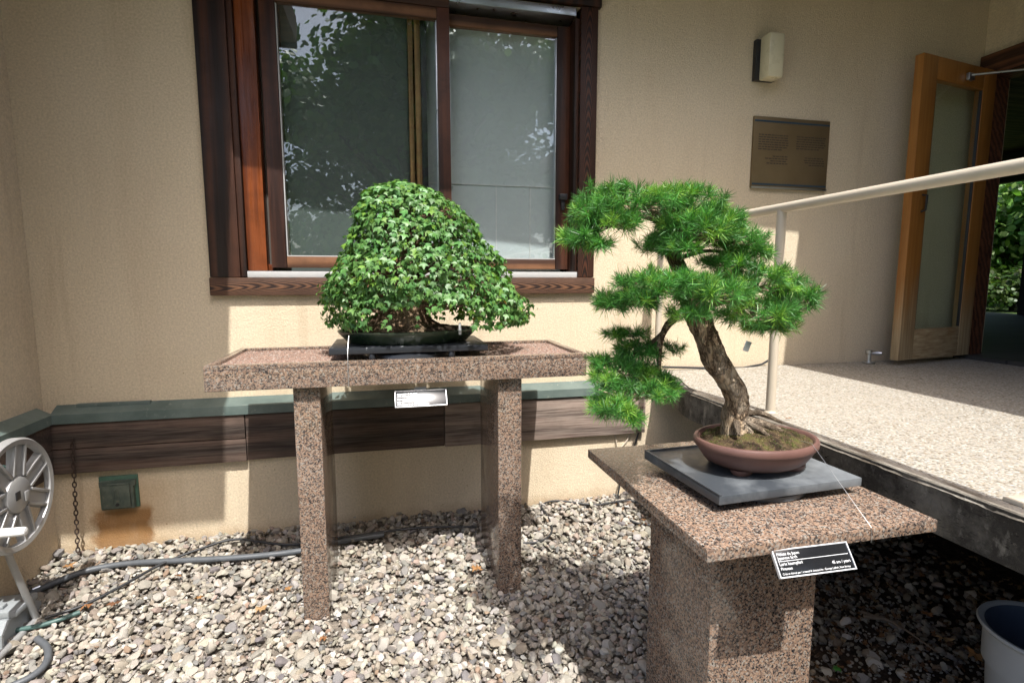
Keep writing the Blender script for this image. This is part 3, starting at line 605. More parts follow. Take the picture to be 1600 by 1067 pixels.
# crown profile: pixel outline of the photograph turned into metres about the trunk
lv = [(283, 606, 640), (296, 572, 684), (315, 560, 712), (340, 552, 738), (365, 545, 748), (395, 533, 770), (420, 516, 782), (440, 509, 795), (458, 506, 812), (475, 506, 824), (490, 512, 826), (505, 522, 822)]
prof_m = [(at(600, py, MY).z, at(a, py, MY).x, at(b, py, MY).x) for py, a, b in lv]
zs = np.array([q[0] for q in prof_m])[::-1]; xl = np.array([q[1] for q in prof_m])[::-1]; xr = np.array([q[2] for q in prof_m])[::-1]
zmin, zmax = zs[0], zs[-1]
def crown_pt(z, a, rr_):
    l, r_ = np.interp(z, zs, xl), np.interp(z, zs, xr); c, hw = (l+r_)/2, (r_-l)/2
    lump = .965+.13*noise.noise((hw*math.cos(a)*8+3, hw*math.sin(a)*8, z*12))+.05*noise.noise((math.cos(a)*5, math.sin(a)*5, z*26))
    hd = min(hw*.78, .255)
    return np.array([c+hw*math.cos(a)*rr_*lump, MY+hd*math.sin(a)*rr_*lump, z])
pos, nrm, deep = [], [], []
while len(pos) < 7200:
    z = zmin+(zmax-zmin)*random.random()**1.12; a = random.uniform(0, 2*math.pi)
    hw = (np.interp(z, zs, xr)-np.interp(z, zs, xl))/2
    if random.random() > hw/.42+.12: continue
    # layered pads: leaf density follows shallow shelves
    shelf = .5+.5*math.sin(z*46+2.2*noise.noise((math.cos(a)*2, math.sin(a)*2, z*3))+1.3*math.sin(a*3))
    if random.random() > .6+.4*shelf: continue
    q = random.random(); rr_ = 1.0+random.gauss(0, .028) if q < .66 else random.uniform(.7, .97)
    if z < 1.075 and rr_ < .86 : continue
    if z < 1.10 and abs(math.cos(a)) < .35 and random.random() < .75: continue
    # the underside is open above the trunk
    p = crown_pt(z, a, rr_)
    if p[2] < 1.085 and -.14 < p[0]-MX < .20 and p[1] < MY: 
        if random.random() < .9: continue
    dz = .02; l2, r2 = np.interp(min(z+dz, zmax), zs, xl), np.interp(min(z+dz, zmax), zs, xr); hw2 = (r2-l2)/2
    slope = (hw-hw2)/dz
    pos.append(p); nrm.append((math.cos(a), math.sin(a)*1.1, .35+min(1.6, max(-.2, slope*.8)))); deep.append(rr_)
for _ in range(260):                       # crown top cap
    a = random.uniform(0, 6.283); rr_ = math.sqrt(random.random()); p = crown_pt(zmax-.035*rr_*rr_-.004, a, rr_); p[2] = zmax-.05*rr_**2+random.uniform(-.01, .012)
    pos.append(p); nrm.append((math.cos(a)*rr_, math.sin(a)*rr_, 1.1)); deep.append(1)
pos, nrm, deep = np.array(pos), np.array(nrm), np.array(deep); N = len(pos)
nrm = nrm/np.linalg.norm(nrm, axis=1)[:, None]+rng.normal(size=(N, 3))*.38
down = np.tile(np.array([0, 0, -1.]), (N, 1))+nrm*[.9, .9, 0]+rng.normal(size=(N, 3))*.25
fm = frames(nrm, rng.normal(size=N)*.45, down)
lsz = rng.uniform(.016, .031, N)*np.where(rng.random(N) < .1, .7, 1)
outl = [(0, 0), (-.12, .06), (-.30, .20), (-.56, .62), (-.33, .56), (-.21, .60), (0, 1.02), (.21, .60), (.33, .56), (.56, .62), (.30, .20), (.12, .06)]
def leaf_template(curl, fold, seed):
    rr = random.Random(seed); V = [(0, .42, 0)]
    for x, y in outl:
        xx = x*rr.uniform(.88, 1.12); V.append((xx, y+rr.uniform(-.03, .03), fold*abs(xx)-curl*y*y))
    n = len(outl); return np.array(V), np.array([(0, 1+(i+1) % n, 1+i) for i in range(n)])[:, ::-1]
LT = [leaf_template(random.uniform(.05, .5), random.uniform(.05, .42), k) for k in range(8)]
LK = [np.array([(1.12, 1.1, 1.0)]+[(random.uniform(.8, 1.12),)*3 for _ in outl]) for k in range(8)]
def leaf_tints(n):
    b = np.array([.080, .190, .050])*rng.uniform(.7, 1.35, (n, 1)); b[:, 0] *= rng.uniform(.85, 1.25, n)
    y = rng.random(n) < .10; b[y] = np.array([.125, .24, .035])*rng.uniform(.8, 1.15, (y.sum(), 1))
    o_ = rng.random(n) < .0015; b[o_ & (n > 1)] = np.array([.30, .14, .03]); return b
tint = leaf_tints(N); base = np.array(ROOT[mp.name]); mats = fm*lsz[:, None, None]
toc = np.array([0, 0, H])-pos; toc /= np.linalg.norm(toc, axis=1)[:, None]
score = np.abs(np.sum(fm[:, :, 2]*toc, 1))*lsz*np.where((deep > .97) & (pos[:, 1] < MY-.03), 1, 0)+.0001*rng.random(N)
top = np.argsort(-score)[:300]; rest = np.setdiff1d(np.arange(N), top)
me = scatter_mesh('crown', [t[0] for t in LT], [t[1] for t in LT], mats[rest], pos[rest]-base, tint[rest], tcol=LK); me.materials.append(M['leaf'])
crown = put('crown', me, mp); crown['kind'] = 'stuff'; crown['label'] = 'dense dome of small three lobed green leaves'
lm = []
for k in range(16):
    q = tmesh('leaf', *LT[k % 8], leaf_tints(1)[0], tc=LK[k % 8]); q.materials.append(M['leaf']); lm.append(q)
for i in top:
    o = put('leaf', lm[random.randrange(16)], crown); o.matrix_local = Matrix.Translation(pos[i]-base) @ Matrix(mats[i].tolist()).to_4x4()
mb = MB()                                  # fine branch work inside the crown
for k in range(90):
    a = random.uniform(0, 6.283); z = random.uniform(1.07, zmax-.06); q = Vector(crown_pt(z, a, .93)); s0 = Vector((MX-.01, MY, max(1.04, z-.04-random.random()*.08)))
    mid = s0.lerp(q, .5)+Vector((random.uniform(-.03, .03), random.uniform(-.02, .02), random.uniform(-.01, .03))); mb.tube(curve_pts([s0, mid, q], 6), rad_interp([.010, .006, .0015], 6), 6)
part('branches', mb, M['bark_m'], trunk)['kind'] = 'stuff'
part('tie_wire', MB().tube([Vector((-.135, 1.975, .985)), Vector((-.138, 1.935, .94)), Vector((-.138, 1.9185, .902)), Vector((-.138, 1.9178, .81))], .0012, 5), M['wire'], mp)
part('plant_tag', MB().box((.262, MY-.155, .978), (.272, MY-.150, 1.022), .001), M['white'], mp)

# ------------------------------------------------------------------ larch bonsai
lb = thing('larch_bonsai', (.965, 1.205, .685), 'leaning larch bonsai with bright green needle pads in brown oval pot', 'bonsai')
LX, LY = .960, 1.205
prof = [(0, .694), (.095, .694), (.118, .699), (.140, .712), (.155, .733), (.158, .745), (.166, .747), (.169, .751), (.169, .763), (.166, .767), (.158, .768), (.153, .764), (.150, .752), (0, .750)]
pot = part('pot', MB().lathe(prof, (LX, LY, 0), 64, 1, .80, .05), M['pot_b'], lb)
for sx, sy in ((-1, -1), (1, -1), (1, 1), (-1, 1)):
    part('foot', MB().lathe([(0, .6895), (.020, .6895), (.025, .697), (.028, .704), (0, .705)], (LX+sx*.078, LY+sy*.055, -.003), 18, 1.2, .8), M['pot_b'], pot)
V = []; Fc = []; nr, na = 22, 72
def soilz(x, y):
    q = (x/.155)**2+(y/.124)**2; return .758+.030*max(0, 1-q)+(.006*noise.noise((x*45, y*45, 3))+.003*noise.noise((x*120, y*120, 3)))*(1 if q < .97 else 0)
for i in range(nr+1):
    for k in range(na):
        a = 2*math.pi*k/na; t = i/nr; x, y = .1545*t*math.cos(a), .1235*t*math.sin(a); V.append((LX+x, LY+y, soilz(x, y)))
for i in range(nr):
    for k in range(na): Fc.append((i*na+k, i*na+(k+1) % na, (i+1)*na+(k+1) % na, (i+1)*na+k))
part('soil', MB().add(V, Fc), M['moss'], lb)
n = 4200; a = rng.uniform(0, 6.283, n); t = np.sqrt(rng.random(n))*.96; mxp = np.stack([.150*t*np.cos(a), .120*t*np.sin(a)], 1)
keep = np.array([noise.noise((p[0]*22, p[1]*22, 8)) > -.08 for p in mxp]); mxp = mxp[keep]; n = len(mxp)
mloc = np.array([(LX+p[0], LY+p[1], soilz(*p)-.001) for p in mxp])-np.array(ROOT[lb.name])
bl = np.array([(-.0007, 0, 0), (.0007, 0, 0), (0, .001, .006), (0, -.0007, 0), (0, .0007, 0), (.002, 0, .005)]); bf = np.array([(0, 1, 2), (3, 4, 5)])
mt = np.array([(.07, .11, .018), (.15, .13, .05), (.055, .09, .013), (.12, .08, .045)])[rng.integers(0, 4, n)]
me = scatter_mesh('moss', bl, bf, rand_rot(n, .5)*rng.uniform(.5, 1.2, n)[:, None, None], mloc, mt); me.materials.append(M['needle']); o = put('moss', me, lb); o['kind'] = 'stuff'
# trunk path from the photograph, given real depth
def lp(px, py, y): return at(px, py, y)
TY = 1.215
tpts = [lp(1150, 676, TY), lp(1148, 650, TY), lp(1152, 622, TY), lp(1136, 590, TY+.005), lp(1116, 560, TY+.01), lp(1104, 528, TY+.01), lp(1092, 500, TY+.02), lp(1080, 470, TY+.03), lp(1066, 430, TY+.04), lp(1050, 395, TY+.04), lp(1038, 360, TY+.03), lp(1022, 330, TY+.02), lp(1000, 312, TY+.02)]
NP = 90; tp = curve_pts(tpts, NP); tr = rad_interp([.044, .030, .027, .029, .030, .027, .030, .026, .020, .016, .012, .008, .004], NP)
def ldisp(p, d, i):
    q = (p.x*9+d.x*1.6, p.y*9+d.y*1.6, p.z*16+d.z*1.5); e = noise.noise(q); f = noise.noise((q[0]*2.7, q[1]*2.7, q[2]*2.2+5)); g_ = noise.noise((q[0]*7, q[1]*7, q[2]*6))
    return 1+.24*e+.18*abs(f)+.09*g_
trunk = part('trunk', MB().tube(tp, tr, 40, disp=ldisp), M['bark_l'], lb)
bd = lambda p, d, i: 1+.2*noise.noise((p.x*40+d.x, p.y*40+d.y, p.z*40+d.z))
for pts, r0 in (([lp(1160, 655, TY-.01), lp(1195, 662, TY-.02), lp(1225, 676, TY-.03), lp(1262, 698, TY-.045)], .011), ([lp(1160, 656, TY-.02), lp(1188, 672, TY-.05), lp(1222, 698, TY-.07)], .009),
                ([lp(1155, 645, TY), lp(1190, 646, TY+.02), lp(1222, 660, TY+.02)], .010), ([lp(1150, 660, TY-.03), lp(1155, 680, TY-.06)], .010), ([lp(1165, 660, TY-.02), lp(1205, 676, TY-.03), lp(1240, 690, TY-.05)], .007)):
    part('root', MB().tube(curve_pts(pts, 16), rad_interp([r0, r0*.75, r0*.35], 16), 10, disp=bd), M['root'], trunk)
def branch(pts, r0, r1=.002):
    part('branch', MB().tube(curve_pts(pts, 20), rad_interp([r0, (r0+r1)*.5, r1], 20), 9, disp=bd), M['bark_l'], trunk)
branch([lp(1085, 478, TY+.03), lp(1062, 492, TY+.01), lp(1040, 512, TY-.01), lp(1030, 545, TY-.02), lp(1028, 585, TY-.03), lp(1010, 612, TY-.05), lp(975, 640, TY-.09)], .012)
branch([lp(1040, 515, TY-.01), lp(1005, 545, TY+.03), lp(955, 560, TY+.04)], .006)
branch([lp(1100, 480, TY+.02), lp(1140, 470, TY-.03), lp(1190, 470, TY-.06), lp(1250, 480, TY-.06)], .010)
branch([lp(1078, 465, TY+.03), lp(1030, 455, TY-.03), lp(960, 480, TY)], .008)
branch([lp(1056, 405, TY+.03), lp(1110, 392, TY-.01), lp(1165, 405, TY+.02)], .007)
branch([lp(1040, 365, TY+.03), lp(1090, 345, TY), lp(1110, 330, TY+.03)], .006)
branch([lp(1030, 345, TY+.02), lp(965, 335, TY+.01), lp(900, 370, TY)], .006)
branch([lp(1050, 395, TY+.05), lp(1020, 390, TY+.14), lp(1005, 385, TY+.18)], .005)
branch([lp(1085, 480, TY+.03), lp(1085, 470, TY+.12), lp(1120, 455, TY+.2)], .008)
# needle pads: (px, py, half width px, half height px, distance, half depth, tufts)
pads = [(1075, 350, 52, 22, TY-.04, .08, 52), (1040, 376, 34, 16, TY-.02, .06, 26), (1130, 412, 48, 16, TY-.04, .07, 34), (985, 316, 90, 32, TY+.03, .13, 150), (955, 348, 50, 22, TY-.03, .08, 55), (925, 335, 42, 26, TY+.0, .08, 60), (905, 372, 34, 20, TY-.02, .06, 45), (935, 382, 26, 10, TY-.03, .05, 18), (1070, 325, 62, 40, TY+.03, .11, 100), (1115, 345, 40, 26, TY-.02, .08, 50),
        (1085, 365, 62, 32, TY-.06, .09, 100), (1062, 390, 34, 14, TY-.07, .07, 28), (1145, 372, 44, 26, TY-.01, .08, 55), (1165, 398, 42, 22, TY+.03, .09, 55), (1018, 388, 34, 16, TY+.16, .06, 28),
        (1030, 442, 70, 26, TY-.08, .10, 95), (960, 474, 36, 22, TY-.01, .07, 45), (1000, 468, 40, 24, TY-.07, .07, 50), (1110, 458, 58, 28, TY-.13, .09, 80), (1180, 440, 66, 38, TY-.05, .11, 110), (1232, 468, 36, 32, TY-.06, .08, 62),
        (1180, 488, 72, 28, TY-.09, .09, 85), (1200, 512, 44, 14, TY-.05, .07, 35), (1120, 445, 60, 18, TY+.14, .09, 36), (1075, 490, 36, 14, TY-.12, .06, 25),
        (1000, 548, 46, 22, TY+.05, .07, 48), (980, 522, 40, 13, TY+.06, .06, 26), (1012, 578, 36, 16, TY+.0, .06, 30), (945, 592, 30, 14, TY-.03, .05, 22), (960, 572, 40, 20, TY+.0, .07, 38), (1050, 545, 22, 14, TY+.05, .04, 10), (935, 560, 16, 10, TY+.04, .04, 8), 
        (990, 612, 62, 26, TY-.06, .09, 85), (955, 638, 42, 20, TY-.10, .07, 50), (1035, 605, 26, 22, TY-.03, .06, 28), (985, 650, 26, 12, TY-.12, .05, 18)]
def tuft_template(seed, n=50):
    rr = random.Random(seed); V = []; Fc = []; K = []
    for k in range(n):
        a = rr.uniform(0, 6.283); el = rr.uniform(-.25, 1.5); d = Vector((math.cos(a)*math.cos(el), math.sin(a)*math.cos(el), math.sin(el)))
        side = d.cross(Vector((rr.uniform(-1, 1), rr.uniform(-1, 1), rr.uniform(-1, 1)))).normalized(); L_ = rr.uniform(.5, 1.08); wd = .019
        bend = d.cross(side)*rr.uniform(-.16, .16)
        o_ = Vector((rr.uniform(-.1, .1), rr.uniform(-.1, .1), rr.uniform(-.4, .1)))+d*.04; mid = o_+d*L_*.55+Vector((0, 0, -.02)); tip = o_+d*L_+bend+Vector((0, 0, -.10*math.cos(el)*L_))
        i = len(V); V += [o_-side*wd*.8, o_+side*wd*.8, mid-side*wd, mid+side*wd, tip]; Fc += [(i, i+1, i+3), (i, i+3, i+2), (i+2, i+3, i+4)]
        q = rr.uniform(.65, 1.35); yl = rr.uniform(.8, 1.15); K += [(q*yl, q, q*.9)]*5
    return np.array([v[:] for v in V]), np.array(Fc), np.array(K)
TT = [tuft_template(k) for k in range(7)]
tpz, tnr, front, twig = [], [], [], MB()
for px, py, rx, ry, y, ry2, cnt in pads:
    c = lp(px, py, y); dp_ = (c-Vector((0, 0, H))).dot(FWD); hx, hz = rx*dp_/829, ry*dp_/829
    hx = max(.012, hx-.012); hz = max(.008, hz-.012); hub = c+Vector((0, 0, -hz*.6))
    for k in range(int(cnt*1.05)):
        while True:
            d = Vector((random.gauss(0, 1), random.gauss(0, 1), random.gauss(.35, .9))).normalized()
            if d.z > -.75: break
        rr_ = random.uniform(.72, 1.02) if random.random() < .8 else random.choice((random.uniform(.3, .72), random.uniform(1.0, 1.2)))
        p = c+Vector((d.x*hx*rr_, d.y*ry2*rr_, d.z*hz*rr_)); tpz.append(p[:]); nn = Vector((d.x*1.0, d.y*1.0, max(-.25, d.z)*.9+.45))
        tnr.append(nn[:]); front.append(rr_ if d.y < .15 and d.z > -.2 else 0)
        if k % 3 == 0: twig.tube([hub.lerp(c, .3), hub.lerp(p, .6)+Vector((0, 0, -.004)), p], [.0024, .0018, .001], 5)
part('twigs', twig, M['bark_l'], trunk)['kind'] = 'stuff'
tpz, tnr, front = np.array(tpz), np.array(tnr), np.array(front); N = len(tpz)
tnr = tnr/np.linalg.norm(tnr, axis=1)[:, None]+rng.normal(size=(N, 3))*.28; fm = frames(tnr, rng.uniform(0, 6.283, N), np.tile(np.array([1., 0, .01]), (N, 1))); ts = rng.uniform(.022, .040, N)
def needle_tints(n):
    b = np.array([.068, .205, .044])*rng.uniform(.6, 1.35, (n, 1)); y = rng.random(n) < .2; b[y] = np.array([.19, .36, .055])*rng.uniform(.8, 1.1, (y.sum(), 1)); return b
tint = needle_tints(N); mats = fm*ts[:, None, None]; base = np.array(ROOT[lb.name])
top = np.argsort(-(front*ts+1e-5*rng.random(N)))[:300]; rest = np.setdiff1d(np.arange(N), top)
me = scatter_mesh('crown', [t[0] for t in TT], [t[1] for t in TT], mats[rest], tpz[rest]-base, tint[rest], tcol=[t[2] for t in TT]); me.materials.append(M['needle'])
crown = put('crown', me, lb); crown['kind'] = 'stuff'; crown['label'] = 'bright green needle tufts in layered pads'
tm = []
for k in range(14):
    q = tmesh('needle_tuft', TT[k % 7][0], TT[k % 7][1], needle_tints(1)[0], tc=TT[k % 7][2]); q.materials.append(M['needle']); tm.append(q)
for i in top:
    o = put('needle_tuft', tm[random.randrange(14)], crown); o.matrix_local = Matrix.Translation(tpz[i]-base) @ Matrix(mats[i].tolist()).to_4x4()
g0 = lp(1228, 684, TY-.04); e0 = Vector((1.087, .9035, .641)); e0 = atz(1327, 808, .6405); e0.y = .9025
part('guy_wire', MB().tube([g0, lp(1268, 695, 1.10)+Vector((0, 0, .004)), Vector((e0.x, .9025, .643)), Vector((e0.x+.001, .9015, .61))], .0006, 5), M['wire'], lb)
tgc = lp(1168, 540, TY-.07); part('metal_tag', MB().box((-.007, -.0008, -.015), (.007, .0008, .011), .0006, Matrix.Translation(tgc) @ Matrix.Rotation(R(-25), 4, 'Z') @ Matrix.Rotation(R(18), 4, 'Y')), M['alu'], lb)

# ------------------------------------------------------------------ name signs
def text_mesh(body, size, align='LEFT'):
    cu = bpy.data.curves.new('t', 'FONT'); cu.body = body; cu.size = size; cu.align_x = align; cu.resolution_u = 2
    o = bpy.data.objects.new('t', cu); COL.objects.link(o); bpy.context.view_layer.update()
    me = bpy.data.meshes.new_from_object(o.evaluated_get(bpy.context.evaluated_depsgraph_get())); bpy.data.objects.remove(o); bpy.data.curves.remove(cu)
    V = [v.co.copy() for v in me.vertices]; Fc = [tuple(p.vertices) for p in me.polygons]; bpy.data.meshes.remove(me); return V, Fc
def sign(c, tilt, w_, h_, label, rot=0, sc=1):
    """plate centred at c, face tilted back; local x right, y up the face, z out of the face"""
    s_ = thing('name_sign', c, label, 'sign', None); Mx = Matrix.Translation(c) @ Matrix.Rotation(rot, 4, 'Z') @ Matrix.Rotation(math.pi/2-tilt, 4, 'X') @ Matrix.Scale(sc, 4)
    part('plate', MB().box((-w_/2, -h_/2, -.004), (w_/2, h_/2, .0), .0008, Mx), M['sign_black'], s_)
    e = .0032
    for lo, hi in (((-w_/2-e, -h_/2-e, -.006), (w_/2+e, -h_/2-.0002, .0022)), ((-w_/2-e, h_/2+.0002, -.006), (w_/2+e, h_/2+e, .0022)), ((-w_/2-e, -h_/2, -.006), (-w_/2-.0002, h_/2, .0022)), ((w_/2+.0002, -h_/2, -.006), (w_/2+e, h_/2, .0022))):
        part('edge', MB().box(lo, hi, .0005, Mx), M['sign_rim'], s_)
    return s_, Mx
cs = at(1272, 874, .888); s2, Mx = sign(cs, R(36), .200, .056, 'black name sign with white French and English text under the pedestal top', R(-1.5), .9)
part('bracket', MB().box((-.026, .026, -.012), (.020, .050, -.0065), .001, Mx), M['white'], s2)
for body, x, y, sz_, al in (('Mélèze du Japon', -.094, .0170, .0092, 'LEFT'), ('Japanese larch', -.094, .0085, .0092, 'LEFT'), ('Larix kaempferi', -.094, -.0045, .0098, 'LEFT'), ('Pinaceae', -.094, -.0142, .0088, 'LEFT'), ('45 ans / years', .095, -.0135, .0092, 'RIGHT'), ('Créé et donné par / created & donated by : George LeBolt, New Jersey', -.094, -.0245, .0063, 'LEFT')):
    V, Fc = text_mesh(body, sz_, al); mb = MB().add([Mx @ Vector((v.x+x, v.y+y, .0006)) for v in V], Fc); mb.smooth = False; part('lettering', mb, M['sign_white'], s2)
part('rule', MB().box((-.095, .0042, .0002), (.095, .0052, .0007), 0, Mx), M['sign_white'], s2)
cs = at(658, 622, 1.925); s1, Mx = sign(cs, R(36.5), .181, .058, 'small glinting name sign hanging under the long granite table', 0)
part('bracket', MB().box((-.022, .030, -.009), (.022, .048, -.0045), .001, Mx), M['white'], s1)
rr = random.Random(2)
for y, ln in ((.019, .06), (.009, .055), (-.002, .058), (-.012, .05), (-.022, .11)):
    x = -.085; mb = MB()
    while x < -.085+ln:
        wd = rr.uniform(.006, .016); mb.box((x, y-.0022, .0002), (x+wd, y+.0022, .0007), 0, Mx); x += wd+.003
    part('lettering', mb, M['sign_white'], s1)

# ------------------------------------------------------------------ wall lamp, plaque, vent box, chain
wl = thing('wall_lamp', (1.99, W, 2.33), 'cream box wall lamp with black back plate above the plaque', 'lamp')
part('back_plate', MB().box((1.925, W-.028, 2.228), (2.045, W-.0005, 2.432), .003), M['black'], wl)
mb = MB().box((1.945, W-.105, 2.222), (2.035, W-.0285, 2.440), .012); part('diffuser', mb, M['lampglass'], wl)
pq = thing('plaque', (2.18, W, 1.86), 'bronze wall plaque with two columns of small text', 'plaque')
part('plate', MB().box((1.945, W-.016, 1.678), (2.428, W-.0005, 2.052), .002), M['plaque'], pq)
for z in (2.024, 1.694): part('band', MB().box((1.947, W-.0172, z), (2.426, W-.0162, z+.009), 0), M['plaque_blue'], pq)
part('edge', MB().box((1.942, W-.0185, 1.676), (2.431, W-.0165, 1.686), .0005), M['alu'], pq)
rr = random.Random(3)
for x0, x1, z0, nl, ind in ((1.975, 2.165, 1.955, 7, 0), (2.215, 2.405, 1.955, 6, 0), (2.02, 2.165, 1.845, 4, 1), (2.26, 2.405, 1.845, 4, 1)):
    for k in range(nl):
        z = z0-k*.0125; x = x0+(rr.uniform(0, .05) if ind else 0); mb = MB(); e = x1 if ind or k < nl-1 else x1-.04
        while x < e-.008:
            wd = min(rr.uniform(.008, .026), e-x); mb.box((x, W-.0168, z), (x+wd, W-.0162, z+.0058), 0); x += wd+.004
        part('text_line', mb, M['ink'], pq)
vb = thing('vent_box', (-1.165, W-.018, .257), 'small green metal outlet box with hinged lid above a rust stain', 'outlet box')
y1 = W-.0185
part('mount_frame', MB().box((-1.240, y1-.010, .184), (-1.091, y1, .332), .003), M['boxgreen'], vb)
part('housing', MB().prism([(-1.228, .188), (-1.103, .188), (-1.103, .290), (-1.095, .290), (-1.095, .314), (-1.232, .314), (-1.232, .290), (-1.228, .290)], 'y', y1-.028, y1-.0105), M['box'], vb)
lid = part('lid', MB().box((-1.218, y1-.040, .196), (-1.113, y1-.0285, .298), .004), M['box'], vb)
for a, b in (((-1.178, .220), (-1.168, .280)), ((-1.150, .220), (-1.158, .280))): part('rib', MB().tube([(a[0], y1-.041, a[1]), (b[0], y1-.041, b[1])], .004, 6), M['box'], lid)
part('keyhole', MB().lathe([(0, .003), (.007, .003), (.008, 0)], (-1.163, y1-.0395, .212), 12, axis='y'), M['black'], lid); part('knuckle', MB().tube([(-1.215, y1-.034, .302), (-1.115, y1-.034, .302)], .005, 8), M['box'], vb)
ch = thing('chain', (-1.33, W-.06, 0), 'rusty iron chain hanging from the plank by the corner', 'chain')
c_t, c_b = at(113, 690, W-.062), at(122, 866, W-.062); nl = 25
def link_mesh():
    V = []; Fc = []; n, m_ = 14, 6
    for i in range(n):
        a = 2*math.pi*i/n; c = Vector((.0062*math.cos(a), 0, .0125*math.sin(a))); d = Vector((math.cos(a), 0, math.sin(a)*.8)).normalized()
        for k in range(m_):
            b = 2*math.pi*k/m_; V.append(c+d*.0026*math.cos(b)+Vector((0, 1, 0))*.0026*math.sin(b))
    for i in range(n):
        for k in range(m_): Fc.append((i*m_+k, ((i+1) % n)*m_+k, ((i+1) % n)*m_+(k+1) % m_, i*m_+(k+1) % m_))
    me = MB().add(V, Fc).mesh('chain_link'); me.materials.append(M['rusty']); return me
lk = link_mesh()
for k in range(nl):
    t = k/(nl-1); p = c_t.lerp(c_b, t)-ROOT[ch.name]; o = put('chain_link', lk, ch, p); o.rotation_euler = (random.uniform(-.1, .1), random.uniform(-.12, .12), (R(25) if k % 2 else R(115))+random.uniform(-.2, .2))

# ------------------------------------------------------------------ hose reel
wc = Vector((-1.205, 2.003, .483)); WR = .186
hz = thing('hose_reel', (wc.x-.08, wc.y, -.06), 'pale metal hose reel with spoked wheel at the left edge', 'hose reel')
mb = MB().lathe([(WR-.026, -.004), (WR-.022, .012), (WR-.006, .014), (WR, .006), (WR, -.012), (WR-.008, -.016), (WR-.026, -.004)], wc, 72, axis='x'); part('wheel_rim', mb, M['castalu'], hz)
hub = part('hub', MB().lathe([(0, .016), (.046, .016), (.058, .010), (.064, -.006), (.064, -.012)], wc, 40, axis='x'), M['castalu'], hz)
part('hub_slot', MB().box((wc.x+.0165, wc.y-.028, wc.z-.012), (wc.x+.019, wc.y-.006, wc.z+.016), .001), M['black'], hub); part('hub_slot', MB().box((wc.x+.0165, wc.y+.012, wc.z-.030), (wc.x+.022, wc.y+.034, wc.z+.004), .004), M['castalu'], hub)
for k in range(7):
    a = k*2*math.pi/7+.45; Mx = Matrix.Translation(wc) @ Matrix.Rotation(a, 4, 'X')
    mb = MB(); mb.add([Mx @ Vector(q) for q in ((.002, .058, -.026), (.002, .058, .026), (.002, WR-.020, .030), (.002, WR-.020, -.030), (-.012, .058, -.030), (-.012, .058, .030), (-.012, WR-.020, .034), (-.012, WR-.020, -.034))], [(0, 1, 2, 3), (7, 6, 5, 4), (0, 4, 5, 1), (1, 5, 6, 2), (2, 6, 7, 3), (3, 7, 4, 0)])
    for sgn in (-1, 1): mb.box((-.008, .060, sgn*.024-.005), (.011, WR-.022, sgn*.024+.005), .002, Mx)
    part('spoke', mb, M['castalu'], hz)
part('axle', MB().tube([wc+Vector((-.20, 0, 0)), wc+Vector((-.005, 0, 0))], .05, 24), M['greyplastic'], hz)
part('wheel_rim', MB().lathe([(0, -.20), (WR-.01, -.20), (WR, -.206), (WR-.01, -.215), (0, -.212)], wc, 64, axis='x'), M['castalu'], hz)
hp = wc+Vector((.0, -.125, -.075)); part('crank_handle', MB().lathe([(.0, -.0), (.013, 0), (.0145, .02), (.0135, .085), (.011, .092), (0, .094)], hp, 20, axis='x'), M['handle_white'], hz)
lg = wc+Vector((-.03, 0, 0))
for s_ in (-1, 1): part('leg', MB().tube([lg+Vector((-.04, 0, -.02)), lg+Vector((-.04, s_*.06, -.26)), lg+Vector((-.04, s_*.15, -.525))], .011, 10), M['castalu'], hz)
part('foot_bar', MB().tube([lg+Vector((-.04, -.17, -.53)), lg+Vector((-.04, .16, -.53))], .012, 10), M['castalu'], hz)
# coiled drum of hose between the discs
mb = MB()
for k in range(5):
    x = wc.x-.185+k*.034; mb.tube([(x, wc.y+.085*math.cos(t), wc.z+.085*math.sin(t)) for t in np.linspace(0, 6.283, 40)], .015, 8, cap=False)
part('hose_coil', mb, M['greenhose'], hz)
# tool box base
c = atz(8, 985, -.05); pb = thing('sprinkler_base', (c.x-.02, c.y, -.075), 'stepped grey plastic sprinkler base on the gravel at the lower left', 'sprinkler')
part('base', MB().prism([(c.y-.10, -.075), (c.y+.12, -.075), (c.y+.105, -.01), (c.y+.06, .022), (c.y-.06, .022), (c.y-.095, -.01)], 'x', c.x-.13, c.x+.055), M['greyplastic'], pb)
part('top_plate', MB().box((c.x-.12, c.y-.05, .0225), (c.x+.07, c.y+.07, .046), .006), M['greyplastic'], pb); part('ridge', MB().box((c.x-.11, c.y-.03, .0465), (c.x+.02, c.y-.005, .058), .003), M['greyplastic'], pb)

# ------------------------------------------------------------------ hoses and cables on the gravel
def gpts(pxs, r, lift=.0):
    out = []
    for px, py in pxs:
        z = -.05
        for _ in range(4): p = atz(px, py, z); z = gz(p.x, p.y)+r+lift+.008
        out.append(Vector((p.x, p.y, z)))
    return out
def ghose(name, pxs, r, mat, label, lift=.006, cat='hose'):
    p = gpts(pxs, r, lift); c = curve_pts(p, len(pxs)*8); return single(name, MB().tube(c, r, 12), M[mat], p[0], label, cat)
ghose('garden_hose', [(0, 950), (40, 930), (90, 908), (140, 890), (200, 880), (270, 876), (350, 872), (420, 866), (480, 858), (540, 844), (600, 834)], .0125, 'rubber', 'thick grey black hose running along the foot of the wall')
p0 = ghose('hose_coupling', [(50, 922), (62, 917)], .0165, 'alu', 'metal coupling on the thick hose near the left corner', .004, 'coupling')
ghose('cable', [(70, 965), (130, 945), (190, 915), (250, 882), (310, 858), (370, 842), (450, 850), (540, 838), (650, 824), (745, 822)], .0055, 'cable', 'thin black cable crossing over the thick hose by the wall', .016, 'cable')
ghose('garden_hose', [(20, 985), (70, 975), (125, 956)], .0085, 'greenhose', 'short dark green hose end beside the sprinkler base', .004)
